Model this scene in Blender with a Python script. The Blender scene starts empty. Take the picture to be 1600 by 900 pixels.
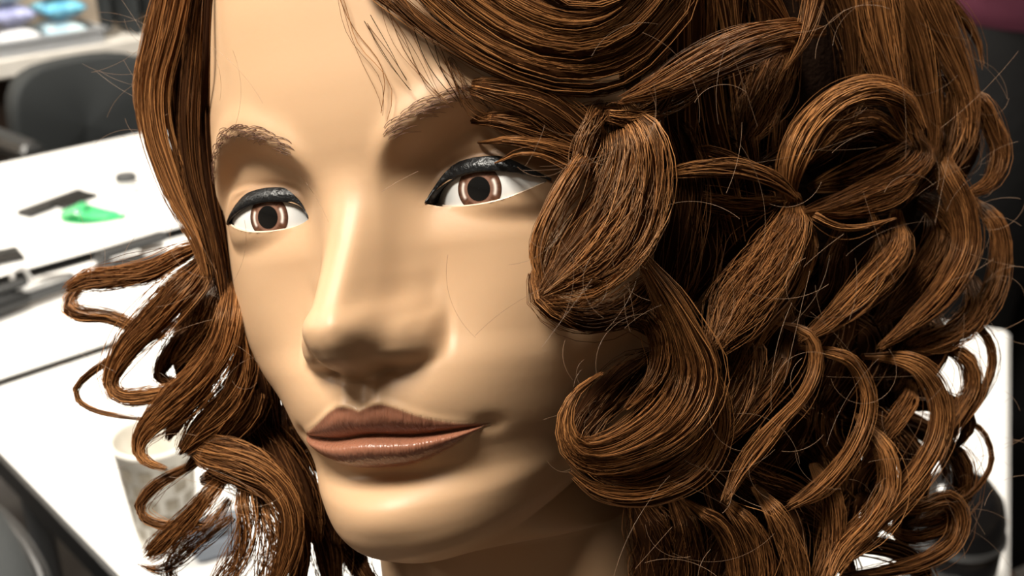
import bpy, math, random
import numpy as np
from mathutils import Vector, Matrix
# ---------------------------------------------------------------- camera, world, lights, exposure
SC = bpy.context.scene
COL = SC.collection
PITCH = math.radians(24.5); FPX = 1803.0; CAMH = 1.45
cam_d = bpy.data.cameras.new('camera'); cam = bpy.data.objects.new('camera', cam_d); COL.objects.link(cam)
cam_d.sensor_width = 36.0; cam_d.lens = FPX * 36.0 / 1600.0
cam_d.clip_start = 0.02; cam_d.clip_end = 60
cam.location = (0, 0, CAMH); cam.rotation_euler = (math.pi/2 - PITCH, 0, 0)
cam_d.dof.use_dof = True; cam_d.dof.focus_distance = 0.318; cam_d.dof.aperture_fstop = 16.0
SC.camera = cam
SC.view_settings.view_transform = 'Standard'; SC.view_settings.look = 'None'
SC.view_settings.gamma = 1.0; SC.view_settings.use_curve_mapping = False
SC.view_settings.exposure = 0.3
world = bpy.data.worlds.new('world'); SC.world = world; world.use_nodes = True
world.node_tree.nodes['Background'].inputs[0].default_value = (1.0, 0.95, 0.88, 1)
world.node_tree.nodes['Background'].inputs[1].default_value = 0.15
# ceiling lamp panels: (x, y, size, watts)  -- the fixtures themselves are built with the ceiling
ROOMR = math.radians(43)
CEIL = 2.65
PANELS = [(-0.58, 0.0, 0.50, 38), (-1.0, 1.9, 0.6, 55), (0.75, 1.25, 0.6, 18), (-2.3, 0.4, 0.6, 18)]
def add_panel_light(x, y, size, watts):
    l = bpy.data.lights.new('ceiling_lamp_light', 'AREA'); l.shape = 'SQUARE'; l.size = size; l.energy = watts
    l.color = (1.0, 0.93, 0.82)
    o = bpy.data.objects.new('ceiling_lamp_light', l); COL.objects.link(o)
    o.location = (x, y, CEIL - 0.055); o.rotation_euler = (0, 0, ROOMR); return o
for _p in PANELS: add_panel_light(*_p)

# ---------------------------------------------------------------- helpers
rnd = random.Random(7); nr = np.random.default_rng(7)
CA, SA = math.cos(ROOMR), math.sin(ROOMR)
def RF(s, t, z=0.0): return Vector((s*CA - t*SA, s*SA + t*CA, z))      # room frame -> world
def ray_plane(px, py, z):                                             # photograph pixel -> point on a level plane (world)
    d = Vector(((px-800)/FPX, 0, 0)) + Vector((0, -math.sin(PITCH), -math.cos(PITCH))) * ((py-450)/FPX) + Vector((0, math.cos(PITCH), -math.sin(PITCH)))
    return Vector((0, 0, CAMH)) + d * ((z - CAMH) / d.z)
def tag(o, label=None, cat=None, group=None, kind=None):
    if label: o['label'] = label
    if cat: o['category'] = cat
    if group: o['group'] = group
    if kind: o['kind'] = kind
    return o
def empty(name, loc=(0,0,0), rz=0.0):
    o = bpy.data.objects.new(name, None); COL.objects.link(o); o.location = loc; o.rotation_euler = (0, 0, rz)
    o.empty_display_size = 0.05; return o
MATS = {}
def mat(name, col, rough=0.5, metal=0.0, noise=None, bump=None, coat=0.0, spec=0.5, emit=None):
    if name in MATS: return MATS[name]
    m = bpy.data.materials.new(name); m.use_nodes = True; nt = m.node_tree; b = nt.nodes['Principled BSDF']
    b.inputs['Base Color'].default_value = (*col, 1); b.inputs['Roughness'].default_value = rough
    b.inputs['Metallic'].default_value = metal; b.inputs['Specular IOR Level'].default_value = spec
    if coat: b.inputs['Coat Weight'].default_value = coat
    if emit: b.inputs['Emission Color'].default_value = (*col, 1); b.inputs['Emission Strength'].default_value = emit
    tc = nt.nodes.new('ShaderNodeTexCoord')
    if noise:
        sc_, col2, lo, hi = noise
        n = nt.nodes.new('ShaderNodeTexNoise'); n.inputs['Scale'].default_value = sc_; n.inputs['Detail'].default_value = 5
        nt.links.new(tc.outputs['Object'], n.inputs['Vector'])
        r = nt.nodes.new('ShaderNodeMapRange'); r.inputs[1].default_value = lo; r.inputs[2].default_value = hi
        nt.links.new(n.outputs['Fac'], r.inputs[0])
        mx = nt.nodes.new('ShaderNodeMix'); mx.data_type = 'RGBA'
        mx.inputs[6].default_value = (*col, 1); mx.inputs[7].default_value = (*col2, 1)
        nt.links.new(r.outputs[0], mx.inputs[0]); nt.links.new(mx.outputs[2], b.inputs['Base Color'])
    if bump:
        sc_, st = bump
        n = nt.nodes.new('ShaderNodeTexNoise'); n.inputs['Scale'].default_value = sc_; n.inputs['Detail'].default_value = 4
        nt.links.new(tc.outputs['Object'], n.inputs['Vector'])
        bp = nt.nodes.new('ShaderNodeBump'); bp.inputs['Strength'].default_value = st; bp.inputs['Distance'].default_value = 0.002
        nt.links.new(n.outputs['Fac'], bp.inputs['Height']); nt.links.new(bp.outputs[0], b.inputs['Normal'])
    MATS[name] = m; return m
class MB:
    """collects simple solids and builds them as one mesh"""
    def __init__(s): s.v = []; s.f = []; s.sm = []
    def add(s, vs, fs, smooth=False):
        n = len(s.v); s.v += [tuple(v) for v in vs]; s.f += [tuple(i + n for i in f) for f in fs]; s.sm += [smooth]*len(fs)
    def box(s, c, d, bev=0.0, rz=0.0, M=None):
        x, y, z = d[0]/2, d[1]/2, d[2]/2
        if bev <= 0:
            vs = [Vector((i*x, j*y, k*z)) for i in (-1,1) for j in (-1,1) for k in (-1,1)]
            fs = [(0,1,3,2),(4,6,7,5),(0,4,5,1),(2,3,7,6),(0,2,6,4),(1,5,7,3)]
        else:
            vs = []; b = min(bev, x*.98, y*.98, z*.98)
            for k, ins in ((-z, b), (-z+b, 0), (z-b, 0), (z, b)):
                X, Y = x-ins, y-ins
                for cx, cy, a0 in ((X-b,Y-b,0),(-X+b,Y-b,90),(-X+b,-Y+b,180),(X-b,-Y+b,270)):
                    for a in (0, 45, 90):
                        vs.append(Vector((cx + b*math.cos(math.radians(a0+a)), cy + b*math.sin(math.radians(a0+a)), k)))
            fs = [tuple(range(11,-1,-1)), tuple(range(36,48))]
            for r in range(3):
                for i in range(12): fs.append((r*12+i, r*12+(i+1)%12, (r+1)*12+(i+1)%12, (r+1)*12+i))
        R = M if M is not None else Matrix.Rotation(rz, 3, 'Z')
        s.add([R @ v + Vector(c) for v in vs], fs)
        return s
    def tube(s, pts, r, n=10, cap=True, smooth=True):
        P = [Vector(p) for p in pts]; rs = r if isinstance(r, (list, tuple)) else [r]*len(P)
        vs = []; up = None
        for i, p in enumerate(P):
            t = (P[min(i+1, len(P)-1)] - P[max(i-1, 0)]).normalized()
            if up is None:
                up = Vector((0,0,1)) if abs(t.z) < .9 else Vector((1,0,0))
            a = t.cross(up).normalized(); b = a.cross(t).normalized(); up = b
            for k in range(n):
                th = 2*math.pi*k/n; vs.append(p + (a*math.cos(th) + b*math.sin(th))*rs[i])
        fs = [(i*n+k, i*n+(k+1)%n, (i+1)*n+(k+1)%n, (i+1)*n+k) for i in range(len(P)-1) for k in range(n)]
        s.add(vs, fs, smooth)
        if cap: s.add(vs[:n], [tuple(range(n-1,-1,-1))]); s.add(vs[-n:], [tuple(range(n))])
        return s
    def lathe(s, prof, n=28, c=(0,0,0), smooth=True, cap=True):
        vs = [(c[0]+r*math.cos(2*math.pi*k/n), c[1]+r*math.sin(2*math.pi*k/n), c[2]+z) for r, z in prof for k in range(n)]
        fs = [(i*n+k, i*n+(k+1)%n, (i+1)*n+(k+1)%n, (i+1)*n+k) for i in range(len(prof)-1) for k in range(n)]
        s.add(vs, fs, smooth)
        if cap: s.add(vs[:n], [tuple(range(n-1,-1,-1))]); s.add(vs[-n:], [tuple(range(n))])
        return s
    def prism(s, poly, z0, z1, M=None):
        n = len(poly); vs = [Vector((x, y, z)) for z in (z0, z1) for x, y in poly]
        if M is not None: vs = [M @ v for v in vs]
        s.add(vs, [tuple(range(n-1,-1,-1)), tuple(range(n, 2*n))] + [(i, (i+1)%n, n+(i+1)%n, n+i) for i in range(n)])
        return s
    def grid(s, rows, smooth=True, closed=False):
        n = len(rows[0]); vs = [p for r in rows for p in r]
        fs = [(i*n+k, i*n+(k+1)%n, (i+1)*n+(k+1)%n, (i+1)*n+k) for i in range(len(rows)-1) for k in range(n if closed else n-1)]
        s.add(vs, fs, smooth); return s
    def build(s, name, m, parent=None, loc=None, rz=0.0):
        me = bpy.data.meshes.new(name); me.from_pydata(s.v, [], s.f); me.update()
        me.polygons.foreach_set('use_smooth', s.sm); me.materials.append(m)
        o = bpy.data.objects.new(name, me); COL.objects.link(o)
        if parent: o.parent = parent
        if loc is not None: o.location = loc; o.rotation_euler = (0, 0, rz)
        return o
def fast_mesh(name, V, F, m, parent, smooth=True, attrs=None):
    """V (n,3) in metres, F (k,4) quads"""
    me = bpy.data.meshes.new(name); V = np.ascontiguousarray(V, np.float32); F = np.ascontiguousarray(F, np.int32)
    me.vertices.add(len(V)); me.vertices.foreach_set('co', V.ravel())
    me.loops.add(F.size); me.loops.foreach_set('vertex_index', F.ravel())
    me.polygons.add(len(F)); me.polygons.foreach_set('loop_start', np.arange(len(F), dtype=np.int32) * F.shape[1])
    me.polygons.foreach_set('use_smooth', np.full(len(F), smooth, bool))
    for k, a in (attrs or {}).items():
        a = np.asarray(a, np.float32)
        if a.ndim == 1: at = me.attributes.new(k, 'FLOAT', 'POINT'); at.data.foreach_set('value', a)
        else: at = me.attributes.new(k, 'FLOAT_COLOR', 'POINT'); at.data.foreach_set('color', np.concatenate([a, np.ones((len(a), 1), np.float32)], 1).ravel())
    me.update(calc_edges=True); me.validate(); me.materials.append(m)
    o = bpy.data.objects.new(name, me); COL.objects.link(o); o.parent = parent; return o
# ---------------------------------------------------------------- head surface (millimetres, head frame: x = her left, -y = front, z = up)
def ip(z, tab):
    a = np.array(sorted(tab), float)
    # smooth (cosine-free) monotone-ish interpolation: Catmull-Rom on a table
    xs, ys = a[:, 0], a[:, 1]
    z = np.clip(np.asarray(z, float), xs[0], xs[-1])
    m = np.gradient(ys, xs)
    i = np.clip(np.searchsorted(xs, z) - 1, 0, len(xs) - 2)
    h = xs[i + 1] - xs[i]; t = (z - xs[i]) / h
    return ((2*t**3 - 3*t**2 + 1) * ys[i] + (t**3 - 2*t**2 + t) * h * m[i]
            + (-2*t**3 + 3*t**2) * ys[i + 1] + (t**3 - t**2) * h * m[i + 1])
def sst(a, b, x):
    t = np.clip((x - a) / (b - a), 0, 1); return t * t * (3 - 2 * t)
def smin(a, b, k):
    h = np.clip(0.5 + 0.5 * (b - a) / k, 0, 1)
    return b + (a - b) * h - k * h * (1 - h)
def gs(x, s): return np.exp(-(x / s) ** 2)
# rows of the surface from crown to neck: s, z, front depth, half width, ear-plane depth, rise towards the ear
PROF = [(140, 66), (132, 38), (120, 20), (100, 5), (80, -4), (62, -8), (45, -9.5), (30, -10.5), (20, -10.2), (10, -8.6), (0, -4.5), (-12, -1.5), (-25, -1),
        (-38, -4), (-47, -8.5), (-56, -10), (-65, -8), (-72, -4.5), (-77, -4.5), (-85, -8.5), (-92, -8.6), (-97, -6.5), (-101, -2), (-104, 6)]
WID = [(140, 10), (132, 38), (120, 56), (100, 69), (80, 73), (60, 75), (40, 77), (25, 78), (10, 78.5), (-5, 79.5), (-20, 79.5), (-35, 76), (-47, 67.5), (-56, 60), (-65, 54.5), (-72, 50.5), (-80, 46.5), (-88, 42.5), (-97, 39), (-104, 35)]
RISE = [(-104, 13), (-100, 11), (-92, 7), (-82, 3), (-70, 0), (140, 0)]
# eyes
EYE = dict(c=(33.6, 27.8, -0.6), r=24.0)
def lid_up(x):   # x = |x| ; height of the upper lid edge
    return ip(x, [(16.0, -4.5), (18.4, -2.8), (21, 0.2), (26, 2.9), (32, 4.0), (39, 3.7), (46, 2.1), (51.7, -0.2), (54, -2)])
def lid_lo(x):
    return ip(x, [(16.0, -3.0), (18.4, -3.0), (22, -4.0), (28, -4.8), (34, -4.9), (41, -4.1), (47, -2.4), (51.7, -0.5), (54, 0.5)])
def almond(x, z):   # <0 inside the opening
    ax = np.abs(x)
    return np.maximum(np.maximum(z - lid_up(ax), lid_lo(ax) - z), np.maximum(18.4 - ax, ax - 51.7))
# mouth
def lip_seam(x): return -64.2 + 1.3*gs(np.abs(x), 9) - 1.3 - 0.0*x + 0.5*sst(12, 29, np.abs(x))
def lip_top(x):
    ax = np.abs(x); return ip(ax, [(0, -56.6), (3, -55.6), (6.3, -55.2), (10, -56.6), (15, -59.4), (20, -61.7), (25, -63.4), (28.9, -64.6), (33, -65)])
def lip_bot(x):
    ax = np.abs(x); return ip(ax, [(0, -73.8), (6, -73.7), (11, -72.9), (17, -71.0), (22, -68.7), (26, -66.4), (28.9, -65.0), (33, -64.8)])
def lip_mask(x, z):
    ax = np.abs(x)
    d = np.minimum(lip_top(ax) - z, z - lip_bot(ax))
    return np.where(ax < 29.2, sst(-0.25, 0.45, d), 0.0)
BROW = [(0, 3), (6, 5), (10, 9), (15, 13.5), (22, 17.8), (30, 21.5), (37, 23), (45, 21.5), (52, 17), (60, 8), (66, -2), (90, -30)]
NX = [0, 4, 8, 12, 16, 19, 21.5, 25, 32, 100]
NS = [(26, (1, .85, .55, .25, .08, .02, 0, 0, 0, 0)), (10, (1, .87, .56, .24, .08, .02, 0, 0, 0, 0)), (0, (1, .88, .57, .26, .09, .02, 0, 0, 0, 0)), (-10, (1, .91, .60, .27, .09, .02, 0, 0, 0, 0)), (-20, (1, .93, .62, .29, .11, .03, 0, 0, 0, 0)),
      (-27, (1.0, 0.941, 0.681, 0.35, 0.144, 0.03, 0.002, 0, 0, 0)), (-31.5, (1.0, 0.979, 0.82, 0.508, 0.262, 0.089, 0.005, 0, 0, 0)), (-34.5, (1.0, 0.969, 0.829, 0.569, 0.377, 0.182, 0.011, 0, 0, 0)), (-38.5, (1.0, 0.953, 0.763, 0.584, 0.43, 0.249, 0.015, 0, 0, 0)), (-41.5, (1.0, 0.914, 0.663, 0.554, 0.401, 0.21, 0.013, 0, 0, 0)), (-43.8, (1.0, 0.909, 0.594, 0.476, 0.322, 0.119, 0.007, 0, 0, 0)), (-45.6, (1.0, 0.915, 0.617, 0.305, 0.172, 0.021, 0.001, 0, 0, 0)),
      (-48.2, (1, .7, .3, .1, .05, 0, 0, 0, 0, 0)), (-49.5, (1, .8, .5, .35, .2, .05, 0, 0, 0, 0)), (-60, (1, .8, .5, .3, .1, 0, 0, 0, 0, 0))]
def nose_shape(ax, z):
    zl = np.array([r[0] for r in NS][::-1], float)
    L = np.stack([ip(ax, list(zip(NX, r[1]))) for r in NS][::-1])
    zc = np.clip(z, zl[0], zl[-1]); i = np.clip(np.searchsorted(zl, zc) - 1, 0, len(zl) - 2)
    m = np.gradient(L, zl, axis=0); h = zl[i + 1] - zl[i]; t = (zc - zl[i]) / h; j = np.arange(L.shape[1])
    return ((2*t**3 - 3*t**2 + 1) * L[i, j] + (t**3 - 2*t**2 + t) * h * m[i, j] + (-2*t**3 + 3*t**2) * L[i + 1, j] + (t**3 - t**2) * h * m[i + 1, j])
def face_relief(x, y, z, fr):
    """adds the features to the plain head; fr = 1 on the front, 0 on the back"""
    ax = np.abs(x)
    # muzzle, cheeks
    y = y - fr * 8.0 * gs(ax, 21) * gs(z + 60, 17) * 0.62
    y = y - fr * 2.6 * gs(ax - 44, 19) * gs(z + 24, 18)
    y = y + fr * 3.0 * gs(ax - 44, 15) * gs(z + 52, 16)
    # chin
    y = y - fr * 3.2 * gs(ax, 15) * gs(z + 86, 8.5) + fr * 1.6 * gs(ax, 16) * gs(z + 76, 4)
    # sockets under the brow
    zb = ip(ax, BROW)
    dep = sst(-1.2, 7.5, zb - z) * (1 - sst(-10, 15, -z)) * sst(8, 22, ax) * (1 - 0.8*sst(46, 64, ax))
    y = y + fr * dep * (9.0 - 3.0 * sst(24, 46, ax))
    y = y - fr * 1.6 * gs(z - zb - 3, 5.0) * sst(6, 16, ax) * (1 - sst(50, 66, ax))
    # lids bulge over the eyeballs
    cx, cy, cz = EYE['c']; R = EYE['r'] + 1.1
    d2 = (ax - cx) ** 2 + (z - cz) ** 2 * 1.25
    yl = cy - np.sqrt(np.maximum(R * R - d2, 1.0))
    yl = yl + sst(8.2, 11.5, z) * 4 + sst(5.5, 13, -z) * 1.6
    yl = np.where(d2 < (R - 1) ** 2, yl, 60.)
    y = np.where(fr > 0.3, smin(y, yl, 2.2), y)
    # fold above the upper lid
    y = y + fr * 1.0 * gs(z - (lid_up(np.clip(ax, 16, 54)) + 4.4), 1.1) * sst(19, 24, ax) * (1 - sst(44, 52, ax))
    # nose
    rd = ip(z, [(14, -9.4), (9, -9.0), (4, -9.3), (0, -10.4), (-4, -12.2), (-10, -15.6), (-16, -19.6), (-22, -23.9), (-27, -27.6), (-30.5, -30.1), (-33.5, -31.4), (-36.5, -31.0), (-39.5, -29.4), (-42, -27.2), (-44, -23), (-45.6, -18), (-47.2, -14.2), (-49, -12.5), (-54, -12.0)])
    b0 = ip(z, PROF) - 4.96 * gs(z + 60, 17)
    h0 = np.maximum(b0 - rd, 0) * sst(-53, -48.5, z) * (1 - sst(4, 20, z))
    y = y - fr * h0 * nose_shape(ax, z)
    # crease round the wing of the nose, nostril hint
    y = y + fr * 3.0 * gs(ax - 8.0, 2.6) * gs(z + 45.8, 1.8)
    # philtrum
    y = y + fr * 1.3 * gs(ax, 2.6) * sst(-57.5, -53, z) * (1 - sst(-49, -45, z))
    y = y - fr * 0.9 * gs(ax - 5.2, 2.3) * sst(-57, -54, z) * (1 - sst(-51, -46, z))
    # lips
    k = np.clip(1 - (ax / 29.5) ** 2, 0, 1)
    zs, zt, zl = lip_seam(ax), lip_top(ax), lip_bot(ax)
    tu = np.clip((z - zs) / np.maximum(zt - zs, .3), 0, 1); tl = np.clip((zs - z) / np.maximum(zs - zl, .3), 0, 1)
    up = np.sin(np.pi * tu ** 1.1) * 0.5 - (1 - tu) * 0.75
    lo = np.sqrt(np.clip(1 - (2 * tl ** 1.1 - 1) ** 2, 0, 1)) - 0.51 * (1 - tl) ** 6
    inm = (ax < 29.4)
    y = y - np.where(inm & (z > zs), fr * 3.4 * k ** 0.7 * up, 0)
    y = y - np.where(inm & (z <= zs), fr * 5.0 * k ** 0.7 * lo, 0)
    y = y - fr * 0.8 * k * gs(z - zt - 0.3, 1.2) * inm
    y = y + fr * (1.2 * k ** .4) * gs(z - zs, 0.75) * inm
    # corners tucked in
    y = y + fr * 2.0 * gs(ax - 29.5, 3.2) * gs(z + 64.8, 2.6)
    # hollow under the lower lip
    y = y + fr * 2.0 * gs(ax, 20) * gs(z + 76.2, 3.0)
    return y
def head_surface():
    zr = np.concatenate([np.linspace(139.6, 118, 12), np.linspace(116, 44, 30), np.arange(42, -53.5, -0.62), np.arange(-53.7, -75.5, -0.36), np.arange(-75.8, -103.4, -0.62), [-103.6, -104]])
    n1 = len(zr)
    th_f = np.linspace(-np.pi/2, np.pi/2, 361)
    th_b = np.linspace(np.pi/2, 3*np.pi/2, 62)[1:-1]
    th = np.concatenate([th_f, th_b])
    cs, sn = np.cos(th), np.sin(th)
    P, FR = [], []
    def row(z, prof, w, yb, back, rise, feat):
        front = cs > 1e-9
        x = w * np.sign(sn) * np.abs(sn) ** 0.92
        D = np.where(front, yb - prof, back - yb)
        y = yb - D * np.sign(cs) * np.abs(cs) ** np.where(front, 0.90, 1.0)
        zz = z + rise * (1 - np.clip(cs, 0, 1) ** 1.6)
        fr = sst(0.12, 0.45, cs) * feat
        y = face_relief(x, y, zz, fr) if feat else y
        P.append(np.stack([x, y, zz], 1)); FR.append(fr)
    for z in zr:
        w = float(ip(z, WID)); pr = float(ip(z, PROF)); ri = float(ip(z, RISE))
        yb = 80 + 0.0 * z if z > -50 else 80 - (-50 - z) * 0.25
        back = float(ip(z, [(140, 92), (132, 125), (120, 145), (100, 164), (70, 178), (40, 180), (10, 172), (-20, 160), (-50, 146), (-104, 128)]))
        row(z, pr, w, yb, back, ri, 1.0)
    # underside of the jaw, then the neck
    y0, w0, yb0 = 6.0, 35.0, 66.5
    for t in np.linspace(0.06, 1, 16):
        s = t * t * (3 - 2 * t)
        row(-104 - 1.0*np.sin(t*np.pi/2) - 2 * t, y0 + (38 - y0) * t, w0 + 9.0 * t, yb0 + 11 * t, 128 + 2*t, 13 * (1 - s), 0.0)
    for z in np.linspace(-109, -205, 34):
        f = (z + 109) / -96
        fl = sst(0.55, 1, f)
        row(z, 38 + 6*f - 10*fl, 44 + 2*f + 16 * fl, 78 + 2*f, 130 + 6*fl, 0, 0.0)
    return np.array(P), np.array(FR)
# ---------------------------------------------------------------- the room
def struct(name, mb, m, parent=None):
    o = mb.build(name, m, parent)
    if parent is None: o['kind'] = 'structure'
    o.rotation_euler = (0, 0, ROOMR) if parent is None else (0, 0, 0); return o
S0, S1, T0, T1 = -4.0, 5.0, -4.0, 3.03
M_floor = mat('grey_vinyl_floor', (0.075, 0.07, 0.068), 0.55, noise=(9, (0.10, 0.095, 0.09), .4, .65))
M_wall = mat('beige_wall_paint', (0.52, 0.43, 0.34), 0.8, bump=(220, .12))
M_ceil = mat('white_ceiling_tile', (0.78, 0.76, 0.72), 0.9, bump=(300, .4))
M_white = mat('white_laminate', (0.86, 0.86, 0.85), 0.45, noise=(3, (0.80, 0.80, 0.79), .45, .7))
M_whitepaint = mat('white_painted_wood', (0.74, 0.71, 0.66), 0.55, noise=(14, (0.66, 0.63, 0.58), .45, .7))
M_black = mat('black_plastic', (0.012, 0.013, 0.014), 0.38, bump=(400, .1))
M_blackgloss = mat('glossy_black_plastic', (0.008, 0.008, 0.009), 0.14)
M_blackfab = mat('black_upholstery', (0.022, 0.026, 0.028), 0.72, bump=(900, .5))
M_grey = mat('dark_grey_rubber', (0.06, 0.062, 0.065), 0.5)
M_metal = mat('brushed_metal', (0.55, 0.55, 0.55), 0.28, 1.0)
fl = struct('floor', MB().box(((S0+S1)/2, (T0+T1)/2, -0.05), (S1-S0+.2, T1-T0+.2, 0.1)), M_floor)
struct('ceiling', MB().box(((S0+S1)/2, (T0+T1)/2, CEIL+0.05), (S1-S0+.2, T1-T0+.2, 0.1)), M_ceil)
struct('wall_back', MB().box(((S0+S1)/2, T1+0.05, CEIL/2), (S1-S0+.2, 0.1, CEIL)), M_wall)
struct('wall_front', MB().box(((S0+S1)/2, T0-0.05, CEIL/2), (S1-S0+.2, 0.1, CEIL)), M_wall)
struct('wall_left', MB().box((S0-0.05, (T0+T1)/2, CEIL/2), (0.1, T1-T0, CEIL)), M_wall)
struct('wall_right', MB().box((S1+0.05, (T0+T1)/2, CEIL/2), (0.1, T1-T0, CEIL)), M_wall)
struct('baseboard_back', MB().box(((S0+S1)/2, T1-0.008, 0.06), (S1-S0, 0.016, 0.12), 0.004), M_whitepaint)
# lamp fixtures in the ceiling
M_diff = mat('lamp_diffuser', (1.0, 0.95, 0.87), 0.6, emit=2.0)
PN = ['over the mannequin head', 'over the far white desks', 'over the person in black trousers', 'above the left side of the room']
for i, (x, y, sz, w) in enumerate(PANELS):
    e = tag(empty('ceiling_lamp', (x, y, CEIL), ROOMR), 'square white ceiling lamp panel ' + PN[i], 'ceiling lamp', 'ceiling lamp panels')
    h = sz/2 + .03; f = MB()
    for (cx, cy, dx, dy) in ((0, h-.015, 2*h, .03), (0, -h+.015, 2*h, .03), (h-.015, 0, .03, 2*h-.06), (-h+.015, 0, .03, 2*h-.06)):
        f.box((cx, cy, -0.02), (dx, dy, 0.04))
    f.build('frame', M_whitepaint, e)
    MB().box((0, 0, -0.008), (sz, sz, 0.012)).build('diffuser', M_diff, e)

# ---- white desks in rows
def desk(s0, s1, t0, t1, label, z=0.75):
    e = tag(empty('desk', RF((s0+s1)/2, (t0+t1)/2), ROOMR), label, 'desk', 'white desks in rows')
    w, d = s1-s0, t1-t0
    MB().box((0, 0, z-0.014), (w, d, 0.028), 0.004).build('desktop', M_white, e)
    MB().box((0, d/2-.001, z-0.014), (w+.004, 0.006, 0.030)).build('edge_band', M_black, e)
    MB().box((0, -d/2+.001, z-0.014), (w+.004, 0.006, 0.030)).build('edge_band', M_black, e)
    MB().box((-w/2+.001, 0, z-0.014), (0.006, d-.01, 0.030)).build('edge_band', M_black, e)
    ins = min(.05, d*.2)
    for i in (-1, 1):
        for j in (-1, 1):
            MB().tube([(i*(w/2-.06), j*(d/2-ins), z-.029), (i*(w/2-.06), j*(d/2-ins), 0.0)], .016, 10).build('leg', M_grey, e)
    return e
desk(0.325, 0.70, 0.62, 1.342, 'white laminate desk carrying the patterned paper cup, nearest on the left')
desk(0.10, 1.15, 1.354, 1.640, 'narrow white desk holding the black curling iron, second row')
desk(0.20, 1.60, 1.672, 2.215, 'white desk with the combs and green clip, third row')

# ---- white counter along the back wall
cn = tag(empty('wall_counter', RF(1.2, 2.935), ROOMR), 'long white painted counter along the beige back wall', 'counter')
MB().box((0, 0, 0.775), (5.0, 0.17, 0.05), 0.006).build('countertop', M_whitepaint, cn)
MB().box((0, 0.06, 0.375), (5.0, 0.03, 0.75)).build('back_panel', mat('dark_brown_board', (0.035, 0.022, 0.016), 0.6, noise=(12, (0.05, 0.03, 0.02), .4, .6)), cn)
for k in (-2.3, -0.8, 0.8, 2.3): MB().box((k, -0.02, 0.375), (0.04, 0.12, 0.75), 0.004).build('support_panel', M_whitepaint, cn)

# ---- clear bin of blue and white packets on the counter
binp = RF(1.044, 2.932, 0.80)
bn = tag(empty('storage_bin', binp, ROOMR), 'open clear plastic bin on the wall counter, full of blue packets', 'bin')
M_clear = mat('frosted_clear_plastic', (0.80, 0.82, 0.85), 0.35); M_clear.node_tree.nodes['Principled BSDF'].inputs['Transmission Weight'].default_value = 0.55
bw, bd, bh = 0.40, 0.15, 0.035
for nm, c, d in (('bin_side', (0, -bd/2, bh/2), (bw, .004, bh)), ('bin_side', (0, bd/2, bh/2), (bw, .004, bh)), ('bin_side', (bw/2, 0, bh/2), (.004, bd, bh)), ('bin_side', (-bw/2, 0, bh/2), (.004, bd, bh)), ('bin_floor', (0, 0, .002), (bw, bd, .004))):
    MB().box(c, d).build(nm, M_clear, bn)
rim = MB()
for c, d in (((0, -bd/2, bh), (bw+.02, .014, .008)), ((0, bd/2, bh), (bw+.02, .014, .008)), ((bw/2, 0, bh), (.014, bd, .008)), ((-bw/2, 0, bh), (.014, bd, .008))): rim.box(c, d)
rim.build('bin_rim', M_clear, bn)
PCOL = [('sky_blue_film', (0.16, 0.50, 0.75)), ('teal_film', (0.10, 0.34, 0.38)), ('lilac_blue_film', (0.36, 0.38, 0.62)), ('pale_blue_film', (0.50, 0.72, 0.85)), ('white_film', (0.85, 0.85, 0.88))]
PLAB = ['sky blue', 'teal', 'lilac blue', 'pale blue', 'white']
k = 0
for r_, zz in ((0, 0.022), (1, 0.076), (2, 0.13)):
    for c_ in range(3):
        ci = (4, 4, 3, 1, 2, 0, 0, 3, 1)[k]
        x0 = -0.122 + c_*0.122 + rnd.uniform(-.003, .003); y0 = rnd.uniform(-.004, .004)
        pm = MB(); rows = []
        for a in np.linspace(-1, 1, 9):
            hh = 0.024 * math.sqrt(max(0, 1 - abs(a)**2.6)) + .0015
            rows.append([Vector((math.cos(q)*(.052 + .004*math.sin(3*q+k)), a*.058, math.sin(q)*hh)) for q in np.linspace(0, 2*math.pi, 14, endpoint=False)])
        R = Matrix.Rotation(rnd.uniform(-.06, .06), 3, 'Z') @ Matrix.Rotation(rnd.uniform(-.04, .04), 3, 'X')
        pm.grid([[R @ p for p in r] for r in rows], True, True)
        pm.add([R @ p for p in rows[0]], [tuple(range(13, -1, -1))]); pm.add([R @ p for p in rows[-1]], [tuple(range(14))])
        o = pm.build('packet', mat(PCOL[ci][0], PCOL[ci][1], 0.25, noise=(40, tuple(min(1, q*1.5+.1) for q in PCOL[ci][1]), .5, .6)), None)
        o.location = binp + RF(x0, y0, zz + .012); o.rotation_euler = (0, 0, ROOMR)
        tag(o, '%s film packet in the clear bin, %s, %s of the row' % (PLAB[ci], ('bottom layer', 'middle layer', 'top layer')[r_], ('left', 'middle', 'right')[c_]), 'packet', 'packets in the clear bin')
        k += 1

# ---- black cape hanging on the back wall
def hanging_cape(s, z_top, L, W):
    e = tag(empty('salon_cape', RF(s, T1-0.07, z_top-L), ROOMR), 'black salon cape hanging on a wall hook beside the counter', 'cape')
    rows = []
    for i in range(22):
        v = i/21; z = L*(1-v); w = W*(.35 + .65*sst(0, .35, v)); row_ = []
        for j in range(40):
            u = j/39*2-1; row_.append(Vector((u*w/2, -.035 - .03*math.cos(u*9+v*1.5)*(.3+.7*v) - .02*(1-u*u), z + .02*math.sin(u*7)*v)))
        rows.append(row_)
    b = MB().grid(rows); b.grid([[p + Vector((0, .012, 0)) for p in r] for r in rows]); b.build('cape_cloth', M_blackfab, e)
    MB().tube([(0, .065, L+.02), (0, -.03, L+.02), (0, -.05, L+.05)], .006, 8).build('hook', M_metal, e)
hanging_cape(1.369, 1.620, 0.80, 0.20)
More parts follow.
